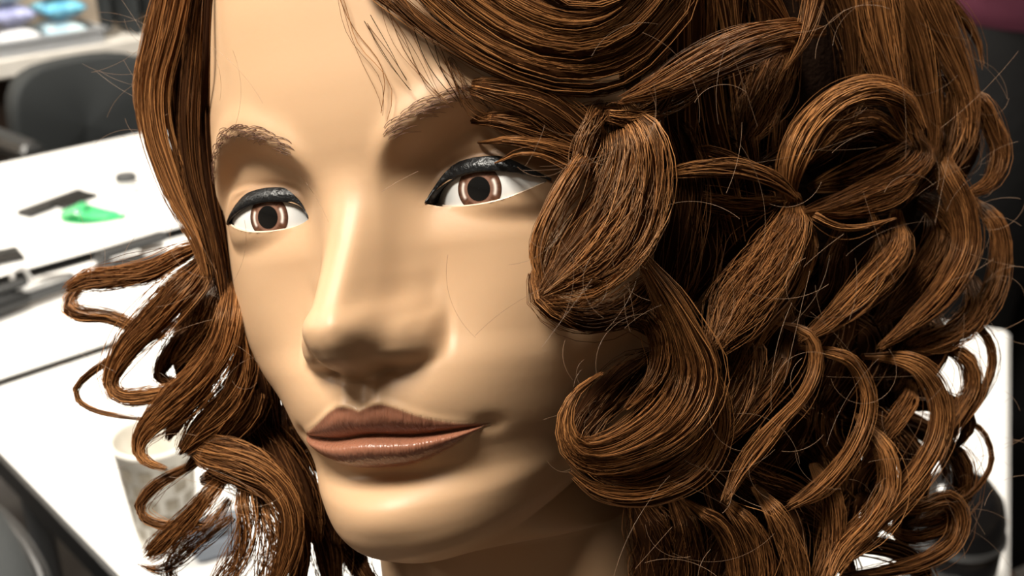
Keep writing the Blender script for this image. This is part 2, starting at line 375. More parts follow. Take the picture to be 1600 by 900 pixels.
# ---------------------------------------------------------------- office chairs
def rounded_pad(w, h, d, curve=0.0, n=20, m=14, ex=4.0):
    """upholstered pad in the xz plane, bulging; closed"""
    rows = []
    for i in range(m+1):
        a = math.pi*i/m; rr = math.sin(a) ** 0.35 if 0 < i < m else 0.0; yy = -math.cos(a)*d/2
        row_ = []
        for k in range(n*2):
            th = 2*math.pi*k/(n*2); c, s_ = math.cos(th), math.sin(th)
            q = (abs(c)**ex + abs(s_)**ex) ** (-1/ex)
            x = c*q*w/2*(rr*.16+.84 if rr > 0 else 0.001); z = s_*q*h/2*(rr*.16+.84 if rr > 0 else 0.001)
            row_.append(Vector((x, yy + curve*(x/(w/2))**2, z)))
        rows.append(row_)
    return rows
def office_chair(loc, rz, label, backw=0.40, backh=0.40, seat=0.46, zback=0.80):
    e = tag(empty('office_chair', loc, rz), label, 'chair', 'black office chairs')
    Mp = M_blackfab
    MB().grid([[p + Vector((0, 0.20, zback)) for p in r] for r in rounded_pad(backw, backh, .06, -.05)], True, True).build('backrest', Mp, e)
    MB().grid([[p + Vector((0, 0.245, zback-.02)) for p in r] for r in rounded_pad(backw*.86, backh*.84, .02, -.05)], True, True).build('back_shell', M_black, e)
    MB().grid([[Vector((p.x, p.z, p.y + seat)) for p in r] for r in rounded_pad(.46, .44, .07, 0.0)], True, True).build('seat', Mp, e)
    MB().tube([(0, .10, seat-.05), (0, .26, seat-.05), (0, .285, seat+.05), (0, .265, zback-.05)], .018, 10).build('back_post', M_black, e)
    for sx in (-1, 1):
        ar = MB().tube([(sx*.20, .02, seat-.045), (sx*.27, .02, seat-.03), (sx*.285, -.07, seat+.10), (sx*.285, -.13, seat+.19), (sx*.285, -.10, seat+.215), (sx*.285, .12, seat+.215), (sx*.285, .16, seat+.18), (sx*.275, .10, seat+.03), (sx*.20, .08, seat-.045)], .014, 10).build('arm_loop', M_black, e)
        MB().box((sx*.285, 0.0, seat+.238), (.058, .27, .03), .012).build('arm_pad', M_black, ar)
    MB().tube([(0, 0, seat-.04), (0, 0, .30)], .028, 14).build('gas_column', M_metal, e)
    MB().lathe([(.02, .11), (.035, .12), (.03, .30)], 14).build('column_sleeve', M_black, e)
    for k in range(5):
        a = 2*math.pi*k/5 + .3; c, s_ = math.cos(a), math.sin(a)
        l = MB().tube([(0, 0, .115), (c*.12, s_*.12, .105), (c*.27, s_*.27, .075)], [.026, .022, .016], 8).build('base_arm', M_black, e)
        MB().tube([(c*.27 - s_*.018, s_*.27 + c*.018, .028), (c*.27 + s_*.018, s_*.27 - c*.018, .028)], .028, 14).build('caster', M_blackgloss, l)
    return e
office_chair(RF(1.081, 2.44), ROOMR + math.radians(6), 'black office chair with padded back behind the far white desk', 0.38, 0.32, 0.50, 0.669)
office_chair(RF(0.03, 1.03), ROOMR - math.radians(86), 'black office chair with padded arms left of the cup, below the desk edge', 0.52, 0.44, 0.40, 0.61)

# ---------------------------------------------------------------- white trolley top on the right
tr = ray_plane(1580, 515, .75); e1 = (tr - ray_plane(1580, 900, .75)); ang = math.atan2(e1.y, e1.x) - math.pi/2
tl = tag(empty('trolley', Vector((tr.x, tr.y, 0)), ang), 'narrow white trolley behind the curls beside the person in black trousers', 'trolley')
MB().box((-0.17, -0.37, 0.738), (0.34, 0.74, 0.024), 0.006).build('trolley_top', M_white, tl)
for nm, z in (('shelf', .42), ('shelf', .14)): MB().box((-0.17, -0.37, z), (0.31, 0.70, 0.018), 0.004).build(nm, M_white, tl)
for i in (0, 1):
    for j in (0, 1):
        MB().tube([(-.02-.30*i, -.03-.68*j, .726), (-.02-.30*i, -.03-.68*j, .05)], .011, 10).build('post', M_metal, tl)
        MB().tube([(-.03-.30*i, -.03-.68*j, .028), (-.01-.30*i, -.03-.68*j, .028)], .028, 14).build('caster', M_black, tl)

# ---------------------------------------------------------------- things on the desks
# paper cup with a pattern of small tan blocks
cp = ray_plane(262, 838, .75)
cup = tag(empty('paper_cup', cp), 'white paper cup patterned with tan blocks on the front desk', 'cup')
M_paper = mat('white_cup_paper', (0.80, 0.77, 0.71), 0.6, noise=(60, (0.72, 0.69, 0.62), .4, .6))
MB().lathe([(.027, 0), (.028, .002), (.0385, .112), (.041, .1135), (.041, .116), (.038, .117), (.0365, .113), (.0265, .006)], 40).build('cup_body', M_paper, cup)
M_tan = mat('tan_cup_print', (0.30, 0.26, 0.20), 0.65, noise=(80, (0.42, 0.38, 0.31), .4, .6))
for r_ in range(5):
    z0 = .014 + r_*.0178
    for k in range(11):
        if rnd.random() < .12: continue
        a0 = 2*math.pi*(k + .5*(r_ % 2))/11; w_ = .38 + rnd.uniform(-.05, .05)
        b = MB(); rows = []
        for zz in (z0, z0+.0138):
            R_ = .028 + (.0385-.028)*(zz-.002)/.11 + .0003
            rows.append([Vector((R_*math.cos(a0+q), R_*math.sin(a0+q), zz)) for q in np.linspace(0, w_, 4)])
        b.grid(rows).build('printed_block', M_tan, cup)
# combs
def comb(p0, p1, label, zt=.75, h=.050, spine=.018, handle=.42):
    d = p1 - p0; L = d.length; e = tag(empty('comb', (p0+p1)/2, math.atan2(d.y, d.x)), label, 'comb', 'black combs on the desks')
    MB().box((0, spine/2, .0045), (L, spine, .008), .002).build('spine', M_black, e)
    MB().box((-L/2 + L*handle/2, -h*.18, .0045), (L*handle, h*.36, .008), .003).build('handle', M_black, e)
    n = 22; tm = None
    for k in range(n):
        x = -L/2 + L*handle + (k+.5)*L*(1-handle)/n
        if tm is None:
            tm = MB().box((0, -h*.36, .0045), (L*(1-handle)/n*.5, h*.72, .005)).build('tooth', M_black, e); tm.location = (x, 0, 0)
        else:
            o = tm.copy(); COL.objects.link(o); o.location = (x, 0, 0); o.parent = e
comb(ray_plane(36, 339, .75), ray_plane(133, 303, .75), 'long black comb behind the green clip on the third-row desk')
comb(ray_plane(-70, 418, .75), ray_plane(32, 396, .75), 'black comb cut off by the left edge of the view on the third-row desk')
# green sectioning clip: two jaws on a hinge
g0, g1 = ray_plane(98, 342, .75), ray_plane(196, 340, .75); d = g1-g0; L = d.length
gc = tag(empty('hair_clip', (g0+g1)/2, math.atan2(d.y, d.x)), 'bright translucent green sectioning clip on the third-row desk', 'clip')
M_green = mat('green_plastic', (0.03, 0.62, 0.20), 0.25); M_green.node_tree.nodes['Principled BSDF'].inputs['Transmission Weight'].default_value = 0.25
for nm, sg in (('lower_jaw', 0), ('upper_jaw', 1)):
    rows = []
    for i in range(12):
        u = i/11; x = -L/2 + L*u; w_ = .012 + .020*math.sin(math.pi*min(1, u*1.1))**.8*(1-.35*u); z = .003 + sg*((.004 + .013*(1-abs(2*u-.55))**2) * (u < .9))
        rows.append([Vector((x, w_*q, z + .004*(1-q*q))) for q in np.linspace(-1, 1, 7)] + [Vector((x, w_*q, z - .002)) for q in np.linspace(1, -1, 7)])
    MB().grid(rows, True, True).build(nm, M_green, gc)
MB().tube([(-L*.1, -.014, .014), (-L*.1, .014, .014)], .006, 10).build('hinge', mat('dark_green_plastic', (0.01, 0.22, 0.07), .3), gc)
# curling iron with a wire rest on the second row desk
c0, c1 = ray_plane(-60, 500, .765), ray_plane(118, 437, .765); d = c1-c0; L = d.length
ci = tag(empty('curling_iron', Vector(((c0+c1)/2)[:2] + (.7512,)), math.atan2(d.y, d.x)), 'black curling iron with a wire rest on the second-row desk', 'curling iron')
MB().tube([(-L/2, 0, .016), (-L*.1, 0, .016), (L*.05, 0, .014)], [.016, .015, .012], 16).build('handle', M_black, ci)
MB().tube([(L*.05, 0, .013), (L*.5, 0, .013)], .010, 16).build('barrel', M_grey, ci)
MB().tube([(L*.02, 0, .026), (L*.25, 0, .027), (L*.48, 0, .024)], [.006, .008, .004], 10).build('clamp', M_metal, ci)
MB().tube([(0, .012, .02), (L*.05, .03, .045), (L*.16, .03, .045), (L*.18, .012, .02)], .0035, 8).build('wire_rest', M_metal, ci)
MB().box((-L*.05, 0.004, .036), (.05, .016, .014), .005).build('thumb_lever', M_black, ci)
MB().tube([(-L/2, 0, .016), (-L/2-.05, .01, .006), (-L/2-.12, .04, .005), (-L/2-.16, .09, .005)], .004, 8).build('cord', M_black, ci)
# second black styling tool behind, a flat iron
c0, c1 = ray_plane(150, 416, .765), ray_plane(262, 388, .765); d = c1-c0; L = d.length
fi = tag(empty('flat_iron', Vector(((c0+c1)/2)[:2] + (.75,)), math.atan2(d.y, d.x)), 'slim black flat iron lying by the desk edge next to the hair', 'flat iron')
MB().box((0, 0, .009), (L, .026, .014), .005).build('lower_arm', M_black, fi)
MB().box((0.004, 0, .034), (L*.98, .026, .014), .005, M=Matrix.Rotation(-.06, 3, 'Y')).build('upper_arm', M_black, fi)
MB().box((L*.3, 0, .0185), (L*.34, .022, .005), .001).build('plate', M_metal, fi)
MB().tube([(-L/2+.012, -.014, .02), (-L/2+.012, .014, .02)], .010, 12).build('hinge', M_grey, fi)
# little white jar and small tool by the hair
jp = ray_plane(200, 300, .75)
jr = tag(empty('jar', jp), 'small white jar with a grey lid beside the green clip', 'jar')
MB().lathe([(.018, 0), (.020, .003), (.020, .020), (.017, .024)], 24).build('jar_body', M_white, jr)
MB().lathe([(.019, .024), (.019, .032), (.016, .034)], 24).build('lid', M_grey, jr)
# grey eraser-like block in the hair gap at lower left
kp = ray_plane(343, 858, .75)
kb = tag(empty('sponge_block', kp, .5), 'small blue grey foam block on the front desk under the curls', 'block')
MB().box((0, 0, .013), (.052, .034, .026), .005).build('foam_body', mat('blue_grey_foam', (0.22, 0.25, 0.30), .8, bump=(300, .6)), kb)
MB().box((0, 0, .029), (.050, .032, .006), .002).build('foam_top', mat('grey_scouring_pad', (0.14, 0.16, 0.19), .9, bump=(500, .8)), kb)

# glossy black dome-lidded canister on the trolley
kp = ray_plane(1476, 905, .75)
cn2 = tag(empty('canister', kp), 'glossy black dome-topped canister on the white trolley at lower right', 'canister')
MB().lathe([(.040, 0), (.043, .003), (.043, .052), (.040, .055)], 36).build('canister_body', M_blackgloss, cn2)
MB().lathe([(.0435, .055), (.0435, .060), (.0425, .075), (.037, .094), (.026, .108), (.012, .115), (.002, .116)], 36).build('dome_lid', M_blackgloss, cn2)
MB().lathe([(.044, .053), (.0455, .055), (.0455, .059), (.044, .061)], 36, cap=False).build('rim_band', M_grey, cn2)
# ---------------------------------------------------------------- mannequin head
MH = np.array([[0.92897151, 0.35376712, -0.1089071], [-0.09331814, -0.0608848, -0.993773], [-0.35819499, 0.93334981, -0.02354736]])
TH = np.array([-41.72246477, -24.19559602, 322.07326035])
_camax = np.array([[1, 0, 0], [0, -math.sin(PITCH), -math.cos(PITCH)], [0, math.cos(PITCH), -math.sin(PITCH)]])   # rows: right, down, forward
_RW = _camax.T @ MH; _TW = _camax.T @ (TH/1000) + np.array([0, 0, CAMH])
HEADM = Matrix([[*_RW[i], _TW[i]] for i in range(3)] + [[0, 0, 0, 1]])
def toh(px, py, z):          # pixel + distance along the view (mm) -> head frame (mm)
    c = np.stack([(np.asarray(px, float)-800)/FPX*z, (np.asarray(py, float)-450)/FPX*z, np.asarray(z, float)+0*np.asarray(px, float)], -1)
    return (c - TH) @ MH
def proj(X):
    c = X @ MH.T + TH; return FPX*c[..., 0]/c[..., 2]+800, FPX*c[..., 1]/c[..., 2]+450, c[..., 2]
head = empty('mannequin_head'); head.matrix_world = HEADM; head.empty_display_size = .05
tag(head, 'hairdressing mannequin head with auburn curled hair, brown eyes and glossed lips', 'mannequin head')
def attr_node(nt, name):
    a = nt.nodes.new('ShaderNodeAttribute'); a.attribute_name = name; return a
def skin_mat(name, lips):
    m = bpy.data.materials.new(name); m.use_nodes = True; nt = m.node_tree; b = nt.nodes['Principled BSDF']
    at = attr_node(nt, 'paint'); nt.links.new(at.outputs['Color'], b.inputs['Base Color'])
    b.inputs['Roughness'].default_value = 0.30 if lips else 0.47
    b.inputs['Subsurface Weight'].default_value = 0.12; b.inputs['Subsurface Radius'].default_value = (0.004, 0.002, 0.001); b.inputs['Subsurface Scale'].default_value = 0.6
    b.inputs['Specular IOR Level'].default_value = 0.45
    tc = nt.nodes.new('ShaderNodeTexCoord'); n = nt.nodes.new('ShaderNodeTexNoise')
    mp = nt.nodes.new('ShaderNodeMapping'); nt.links.new(tc.outputs['Object'], mp.inputs[0]); nt.links.new(mp.outputs[0], n.inputs['Vector'])
    bp = nt.nodes.new('ShaderNodeBump'); bp.inputs['Distance'].default_value = 0.001
    if lips:
        mp.inputs['Scale'].default_value = (1, .6, .22); n.inputs['Scale'].default_value = 900; bp.inputs['Strength'].default_value = .45
    else:
        n.inputs['Scale'].default_value = 500; bp.inputs['Strength'].default_value = 0.035
    nt.links.new(n.outputs['Fac'], bp.inputs['Height']); nt.links.new(bp.outputs[0], b.inputs['Normal'])
    return m
M_skin = skin_mat('tan_vinyl_skin', False); M_lips = skin_mat('painted_lips', True)
HP, HFR = head_surface()
NR, NC = HP.shape[:2]
# snap vertices to the lid openings so that their edges are clean
fr_cols = 361
X, Z = HP[:, :, 0].copy(), HP[:, :, 2].copy()
dd = almond(X, Z); near = (np.abs(dd) < 0.42) & (HFR > 0.5)
for _ in range(3):
    ee = 0.05
    gx = (almond(X+ee, Z)-almond(X-ee, Z))/(2*ee); gz = (almond(X, Z+ee)-almond(X, Z-ee))/(2*ee)
    g2 = np.maximum(gx*gx+gz*gz, .05); a_ = almond(X, Z)
    X = np.where(near, X - a_*gx/g2, X); Z = np.where(near, Z - a_*gz/g2, Z)
cx, cy, cz = EYE['c']
lidy = cy - np.sqrt(np.maximum((EYE['r']+0.9)**2 - (np.abs(X)-cx)**2 - (Z-cz)**2*1.25, 1))
HP[:, :, 0] = np.where(near, X, HP[:, :, 0]); HP[:, :, 2] = np.where(near, Z, HP[:, :, 2])
dd = np.where(near, 0, almond(HP[:, :, 0], HP[:, :, 2]))
hole = (dd < -1e-6) & (HFR > 0.5)
idx = np.arange(NR*NC).reshape(NR, NC)
F = np.stack([idx[:-1], np.roll(idx, -1, 1)[:-1], np.roll(idx, -1, 1)[1:], idx[1:]], -1).reshape(-1, 4)[:, ::-1]
hv = hole.ravel(); F = F[~hv[F].any(1)]
V = HP.reshape(-1, 3)
x_, z_ = V[:, 0], V[:, 2]; ax_ = np.abs(x_); frv = HFR.ravel()
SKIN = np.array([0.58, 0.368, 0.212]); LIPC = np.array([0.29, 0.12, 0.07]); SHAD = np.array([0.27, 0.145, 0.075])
paint = np.tile(SKIN, (len(V), 1))
lm = lip_mask(x_, z_) * (frv > .5)
sh = sst(0, 3, z_ - lid_up(np.clip(ax_, 16, 54)) + 1) * (1 - sst(4.0, 10.5, z_ - lid_up(np.clip(ax_, 16, 54)))) * sst(15, 22, ax_) * (1 - sst(48, 56, ax_)) * (frv > .5) * 0.55  # brown lid tint: eyeshadow makeup plus lid shade put into the colour
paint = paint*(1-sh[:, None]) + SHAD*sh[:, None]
paint = paint*(1-lm[:, None]) + LIPC*lm[:, None]
lipf = (lm[F].max(1) > 0.004)
def compact(F_):
    u = np.unique(F_); r = np.full(len(V), -1); r[u] = np.arange(len(u)); return u, r[F_]
def nrm_set(o, N):
    o.data.normals_split_custom_set_from_vertices([tuple(n) for n in N])
# smooth normals over the whole skin, shared by face and lips
fn = np.cross(V[F[:, 2]]-V[F[:, 0]], V[F[:, 3]]-V[F[:, 1]]); VN = np.zeros_like(V)
for k in range(4): np.add.at(VN, F[:, k], fn)
VN /= np.maximum(np.linalg.norm(VN, axis=1, keepdims=True), 1e-9)
if VN[np.argmin(np.abs(V[:, 0]) + np.abs(V[:, 2]-60) + (V[:, 1] > 30)*999), 1] > 0: VN = -VN; F = F[:, ::-1]
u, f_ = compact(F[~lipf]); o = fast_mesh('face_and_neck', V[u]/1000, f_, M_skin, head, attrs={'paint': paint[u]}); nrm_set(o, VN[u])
u, f_ = compact(F[lipf]); o = fast_mesh('lips', V[u]/1000, f_, M_lips, head, attrs={'paint': paint[u]}); nrm_set(o, VN[u])
o['label'] = 'glossy brown painted lips'
# closed bottom of the neck
nb = MB(); nb.add([tuple(p/1000) for p in HP[-1]], [tuple(range(NC))]); nb.build('neck_base', mat('neck_vinyl', tuple(SKIN), .45), head)
def front_depth():
    cols = slice(20, 341); return HP[:, cols].reshape(-1, 3)[(HFR[:, cols] > .3).ravel()]
FD = front_depth(); FDN = VN.reshape(NR, NC, 3)[:, 20:341].reshape(-1, 3)[(HFR[:, 20:341] > .3).ravel()]
def skin_at(x, z):
    i = np.argmin((FD[:, 0]-x)**2 + (FD[:, 2]-z)**2); return FD[i], FDN[i]
# eyes
M_sclera = mat('eye_white', (0.80, 0.80, 0.78), 0.22, coat=.3)
M_pupil = mat('pupil_black', (0.006, 0.006, 0.006), 0.08)
def iris_mat():
    m = bpy.data.materials.new('brown_iris'); m.use_nodes = True; nt = m.node_tree; b = nt.nodes['Principled BSDF']
    nt.links.new(attr_node(nt, 'paint').outputs['Color'], b.inputs['Base Color']); b.inputs['Roughness'].default_value = .15; return m
M_iris = iris_mat()
M_liner = mat('black_eyeliner', (0.009, 0.010, 0.011), 0.32, bump=(700, .25))
M_rim = mat('pale_lid_rim', (0.74, 0.56, 0.42), 0.35)
R_ = EYE['r']; IR, PR = 6.5, 3.35; KZ = 1/math.sqrt(1.25)
for sd in (-1, 1):
    C_ = np.array([sd*cx, cy, cz])
    def sph(a, b, r=R_):     # angles off the gaze direction (-y)
        return np.stack([C_[0] + r*np.sin(a)*np.cos(b), C_[1] - r*np.cos(a), C_[2] + r*KZ*np.sin(a)*np.sin(b)], -1)
    def disc(a, b, lift):    # round marks lying on the flattened ball
        x, z = R_*np.sin(a)*np.cos(b), R_*np.sin(a)*np.sin(b)
        return np.stack([C_[0]+x, C_[1]-np.sqrt((R_+lift)**2-x*x-1.25*z*z), C_[2]+z], -1)
    A, B = np.meshgrid(np.linspace(0.001, 1.15, 30), np.linspace(0, 2*np.pi, 64, endpoint=False), indexing='ij')
    g = sph(A, B).reshape(-1, 3); ii = np.arange(30*64).reshape(30, 64)
    Fq = np.stack([ii[:-1], np.roll(ii, -1, 1)[:-1], np.roll(ii, -1, 1)[1:], ii[1:]], -1).reshape(-1, 4)
    am = almond(g[:, 0], g[:, 2]); Fq = Fq[(am[Fq] < 3.0).all(1)]
    eb = fast_mesh('eyeball', g/1000, Fq[:, ::-1], M_sclera, head)
    # iris: brown ring with pale crescents
    A, B = np.meshgrid(np.linspace(PR*.9, IR, 22)/R_, np.linspace(0, 2*np.pi, 96, endpoint=False), indexing='ij')
    g = disc(A, B, .10).reshape(-1, 3); rr = (A*R_/IR).ravel(); bb = B.ravel()
    ii = np.arange(22*96).reshape(22, 96); Fq = np.stack([ii[:-1], np.roll(ii, -1, 1)[:-1], np.roll(ii, -1, 1)[1:], ii[1:]], -1).reshape(-1, 4)
    col = np.tile([0.115, 0.05, 0.028], (len(g), 1))
    col = col * (1 + .25*np.sin(bb*23+np.sin(bb*7)*2))[:, None]
    k = gs(rr-.58, .08)[:, None]; col = col*(1-.55*k) + np.array([.34, .19, .14])*.55*k
    k = sst(.84, 1.0, rr)[:, None]; col = col*(1-.75*k) + np.array([.05, .022, .015])*.75*k
    cres = np.zeros(len(g))
    for a0, wd in ((0.0, .55), (np.pi, .55)):
        da = np.abs((bb-a0+np.pi) % (2*np.pi) - np.pi); cres = np.maximum(cres, (1-sst(wd*.7, wd, da))*gs(rr-.74, .065))
    col = col*(1-cres[:, None]) + np.array([.95, .80, .72])*cres[:, None]
    ir = fast_mesh('iris', g/1000, Fq[:, ::-1], M_iris, eb, attrs={'paint': col}); ir['label'] = 'brown iris with pale crescents'
    A, B = np.meshgrid(np.linspace(0.0005, PR/R_, 6), np.linspace(0, 2*np.pi, 48, endpoint=False), indexing='ij')
    g = disc(A, B, .18).reshape(-1, 3); ii = np.arange(6*48).reshape(6, 48); Fq = np.stack([ii[:-1], np.roll(ii, -1, 1)[:-1], np.roll(ii, -1, 1)[1:], ii[1:]], -1).reshape(-1, 4)
    fast_mesh('pupil', g/1000, Fq[:, ::-1], M_pupil, eb)
    # liner strip on the upper lid, pale rim on the lower one
    xs = np.linspace(18.5, 52.4, 60); rows = []
    for x in xs:
        t = (x-18.5)/33.9; hgt = 4.1*(.12 + .88*sst(-.05, .30, t))*(1 - .8*sst(.62, 1.0, t)) + .15; z0 = float(lid_up(x)) - .25
        row_ = []
        for q in np.linspace(0, 1, 8):
            z = z0 + hgt*q; y = cy - math.sqrt(max((R_+1.25+.55*math.sin(math.pi*q))**2 - (x-cx)**2 - (z-cz)**2*1.25, 1))
            if q > .2: y = min(y, skin_at(sd*x, z)[0][1] - .35)
            row_.append(Vector((sd*x, y, z))/1000)
        z = z0; y = cy - math.sqrt(max((R_-.3)**2 - (x-cx)**2 - (z-cz)**2*1.25, 1)); row_.insert(0, Vector((sd*x, y, z+.1))/1000)
        rows.append(row_ if sd > 0 else row_[::-1])
    MB().grid(rows).build('eyeliner', M_liner, head)
    rows = []
    for x in np.linspace(18.2, 51.9, 50):
        z0 = float(lid_lo(x)); row_ = []
        for th in np.linspace(0, 2*np.pi, 8, endpoint=False):
            z = z0 - .35 + .75*math.sin(th); y = cy - math.sqrt(max((R_+.45)**2 - (x-cx)**2 - (z-cz)**2*1.25, 1)) - .55*math.cos(th)
            row_.append(Vector((sd*x, y, z))/1000)
        rows.append(row_)
    MB().grid(rows, True, True).build('lower_lid_rim', M_rim, head)
M_brow = mat('brown_brow_hair', (0.17, 0.085, 0.055), 0.5)
# ---------------------------------------------------------------- hair: bundles of strands along traced centre lines, all in the head frame (mm)
def hair_mat():
    m = bpy.data.materials.new('auburn_hair'); m.use_nodes = True; nt = m.node_tree; b = nt.nodes['Principled BSDF']
    at = attr_node(nt, 'tone'); cr = nt.nodes.new('ShaderNodeValToRGB'); nt.links.new(at.outputs['Fac'], cr.inputs[0])
    el = cr.color_ramp.elements
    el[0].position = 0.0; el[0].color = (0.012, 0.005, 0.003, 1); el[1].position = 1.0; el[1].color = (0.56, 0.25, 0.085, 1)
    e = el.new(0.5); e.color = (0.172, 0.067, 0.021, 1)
    nt.links.new(cr.outputs[0], b.inputs['Base Color'])
    b.inputs['Roughness'].default_value = 0.36; b.inputs['Specular IOR Level'].default_value = 0.4
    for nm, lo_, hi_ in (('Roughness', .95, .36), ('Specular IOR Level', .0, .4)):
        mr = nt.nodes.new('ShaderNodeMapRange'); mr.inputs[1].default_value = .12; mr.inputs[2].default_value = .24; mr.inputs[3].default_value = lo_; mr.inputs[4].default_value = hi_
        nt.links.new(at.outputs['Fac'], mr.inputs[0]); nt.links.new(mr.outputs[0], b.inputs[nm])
    b.inputs['Specular Tint'].default_value = (1.0, 0.70, 0.45, 1)
    return m
M_hair = hair_mat()
def spline(P, n):
    """Catmull-Rom through control rows, resampled evenly by arc length over the first three columns"""
    P = np.asarray(P, float); Q = np.vstack([2*P[0]-P[1], P, 2*P[-1]-P[-2]]); out = []
    for i in range(len(P)-1):
        p0, p1, p2, p3 = Q[i:i+4]; t = np.linspace(0, 1, 14, endpoint=(i == len(P)-2))[:, None]
        out.append(.5*((2*p1) + (-p0+p2)*t + (2*p0-5*p1+4*p2-p3)*t*t + (-p0+3*p1-3*p2+p3)*t**3))
    C = np.vstack(out); s = np.concatenate([[0], np.cumsum(np.linalg.norm(np.diff(C[:, :3], axis=0), axis=1))])
    u = np.linspace(0, s[-1], n); return np.stack([np.interp(u, s, C[:, k]) for k in range(C.shape[1])], 1), s[-1]
def unit(a): return a / np.maximum(np.linalg.norm(a, axis=-1, keepdims=True), 1e-9)
VIEWH = MH[2]            # viewing direction in the head frame
TRI = [0]
def tubes(C, Nv, Bv, r, k=3):
    """C (S,N,3) strand centres; returns verts, quads"""
    S, N = C.shape[:2]; th = np.arange(k)*2*np.pi/k
    off = np.cos(th)[None, None, :, None]*Nv[:, :, None] + np.sin(th)[None, None, :, None]*Bv[:, :, None]
    Vv = C[:, :, None] + off*r[..., None, None]
    ii = np.arange(S*N*k).reshape(S, N, k); jj = np.roll(ii, -1, 2)
    Fq = np.stack([ii[:, :-1], jj[:, :-1], jj[:, 1:], ii[:, 1:]], -1).reshape(-1, 4)
    return Vv.reshape(-1, 3), Fq
def lock3d(P, W, T, n, tone=0.5, seed=0, name='hair_lock', normal=None, core=True, rad=0.108, wild=1.0, twist=0.0, tip=0.5, root=0.0):
    """P (m,3) mm centre line; W, T widths/thickness (m,) mm"""
    g = np.random.default_rng(seed+11); P = np.asarray(P, float); m = len(P)
    W = np.full(m, W, float) if np.isscalar(W) else np.asarray(W, float); T = np.full(m, T, float) if np.isscalar(T) else np.asarray(T, float)
    L0 = np.linalg.norm(np.diff(P, axis=0), axis=1).sum(); N = int(np.clip(L0/4.0, 12, 38))
    A, L = spline(np.column_stack([P, W, T]), N); C, W, T = A[:, :3], np.maximum(A[:, 3], .3), np.maximum(A[:, 4], .3)
    tg = unit(np.gradient(C, axis=0)); vd = VIEWH if normal is None else normal
    vd = np.broadcast_to(vd, C.shape)
    Nn = np.cross(tg, vd); bad = np.linalg.norm(Nn, axis=1) < .25
    Nn = unit(Nn)
    for i in range(1, N):
        if bad[i] or Nn[i] @ Nn[i-1] < -.2: Nn[i] = unit(Nn[i-1] - tg[i]*(Nn[i-1] @ tg[i]))
    Bn = np.cross(Nn, tg)
    if twist:
        ph = np.linspace(0, twist, N)[:, None]; Nn, Bn = Nn*np.cos(ph)+Bn*np.sin(ph), Bn*np.cos(ph)-Nn*np.sin(ph)
    s = np.linspace(0, 1, N)
    W = W*(1-root*.4*(1-sst(0, .16, s)))*(1-.35*sst(.88, 1, s)); C = C + VIEWH*(root*11*(1-sst(0, .2, s)))[:, None]
    # strands
    rr = np.sqrt(g.uniform(0.12, 1, n)); ph = g.uniform(0, 2*np.pi, n)
    nc = max(3, n//9) if core else n; ca = g.uniform(-1, 1, nc); ci = g.integers(0, nc, n)     # strands gather in finer wisps
    a = rr*np.cos(ph); a = a*.62 + ca[ci]*.38; b = rr*np.sin(ph)*np.sqrt(np.maximum(1-a*a, .05))
    f1, p1, p2 = g.uniform(.5, 1.6, n), g.uniform(0, 6.28, n), g.uniform(0, 6.28, n)
    wob = .16*wild*np.sin(2*np.pi*f1[:, None]*s + p1[:, None]); wob2 = .25*wild*np.sin(2*np.pi*f1[:, None]*s*1.3 + p2[:, None])
    Ca = (a[:, None] + wob)*W/2; Cb = (b[:, None] + wob2)*T/2
    stray = (g.random(n) < .08*wild)
    Ca = Ca + stray[:, None]*g.normal(0, 1, n)[:, None]*(1.3+W*.10)*np.sin(np.pi*s)**1.2
    cut = g.uniform(1-tip*.25, 1, n); sh = np.clip(s[None]/1.0, 0, 1)*cut[:, None]
    base = np.stack([np.stack([np.interp(sh[j], s, C[:, k]) for k in range(3)], -1) for j in range(n)])
    Nv = np.stack([np.stack([np.interp(sh[j], s, Nn[:, k]) for k in range(3)], -1) for j in range(n)]); Bv = np.stack([np.stack([np.interp(sh[j], s, Bn[:, k]) for k in range(3)], -1) for j in range(n)])
    SC_ = base + Nv*Ca[..., None] + Bv*Cb[..., None]
    r = rad*g.uniform(.7, 1.35, n)[:, None]*np.clip(1.15 - .5*sh**4, .3, 1)
    Vt, Fq = tubes(SC_, Nv, Bv, np.broadcast_to(r, (n, N)))
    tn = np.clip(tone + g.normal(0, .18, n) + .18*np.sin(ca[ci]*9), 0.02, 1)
    tone_v = np.repeat(np.clip(tn[:, None]+0*s, 0, 1), 3, 1).ravel()
    tone_v = np.broadcast_to(tn[:, None, None], (n, N, 3)).ravel()
    Vs, Fs, Ts = [Vt], [Fq], [tone_v]
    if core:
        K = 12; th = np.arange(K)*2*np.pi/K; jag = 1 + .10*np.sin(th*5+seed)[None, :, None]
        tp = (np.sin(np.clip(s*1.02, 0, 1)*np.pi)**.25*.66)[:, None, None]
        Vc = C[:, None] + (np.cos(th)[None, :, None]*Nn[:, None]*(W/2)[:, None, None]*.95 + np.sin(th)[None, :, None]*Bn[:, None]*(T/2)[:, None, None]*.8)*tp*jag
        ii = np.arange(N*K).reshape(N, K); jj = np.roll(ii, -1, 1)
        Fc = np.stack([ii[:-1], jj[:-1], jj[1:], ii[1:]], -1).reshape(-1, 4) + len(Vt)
        Vs.append(Vc.reshape(-1, 3)); Fs.append(Fc); Ts.append(np.broadcast_to(np.clip(tone*.2+.02*np.sin(th*5+seed), .02, .12)[None], (N, K)).ravel())  # core near black: shade between strands put into its tone
    Vall = np.vstack(Vs); Fall = np.vstack(Fs); TRI[0] += 2*len(Fall)
    return fast_mesh(name, Vall/1000, Fall, M_hair, head, attrs={'tone': np.concatenate(Ts)})
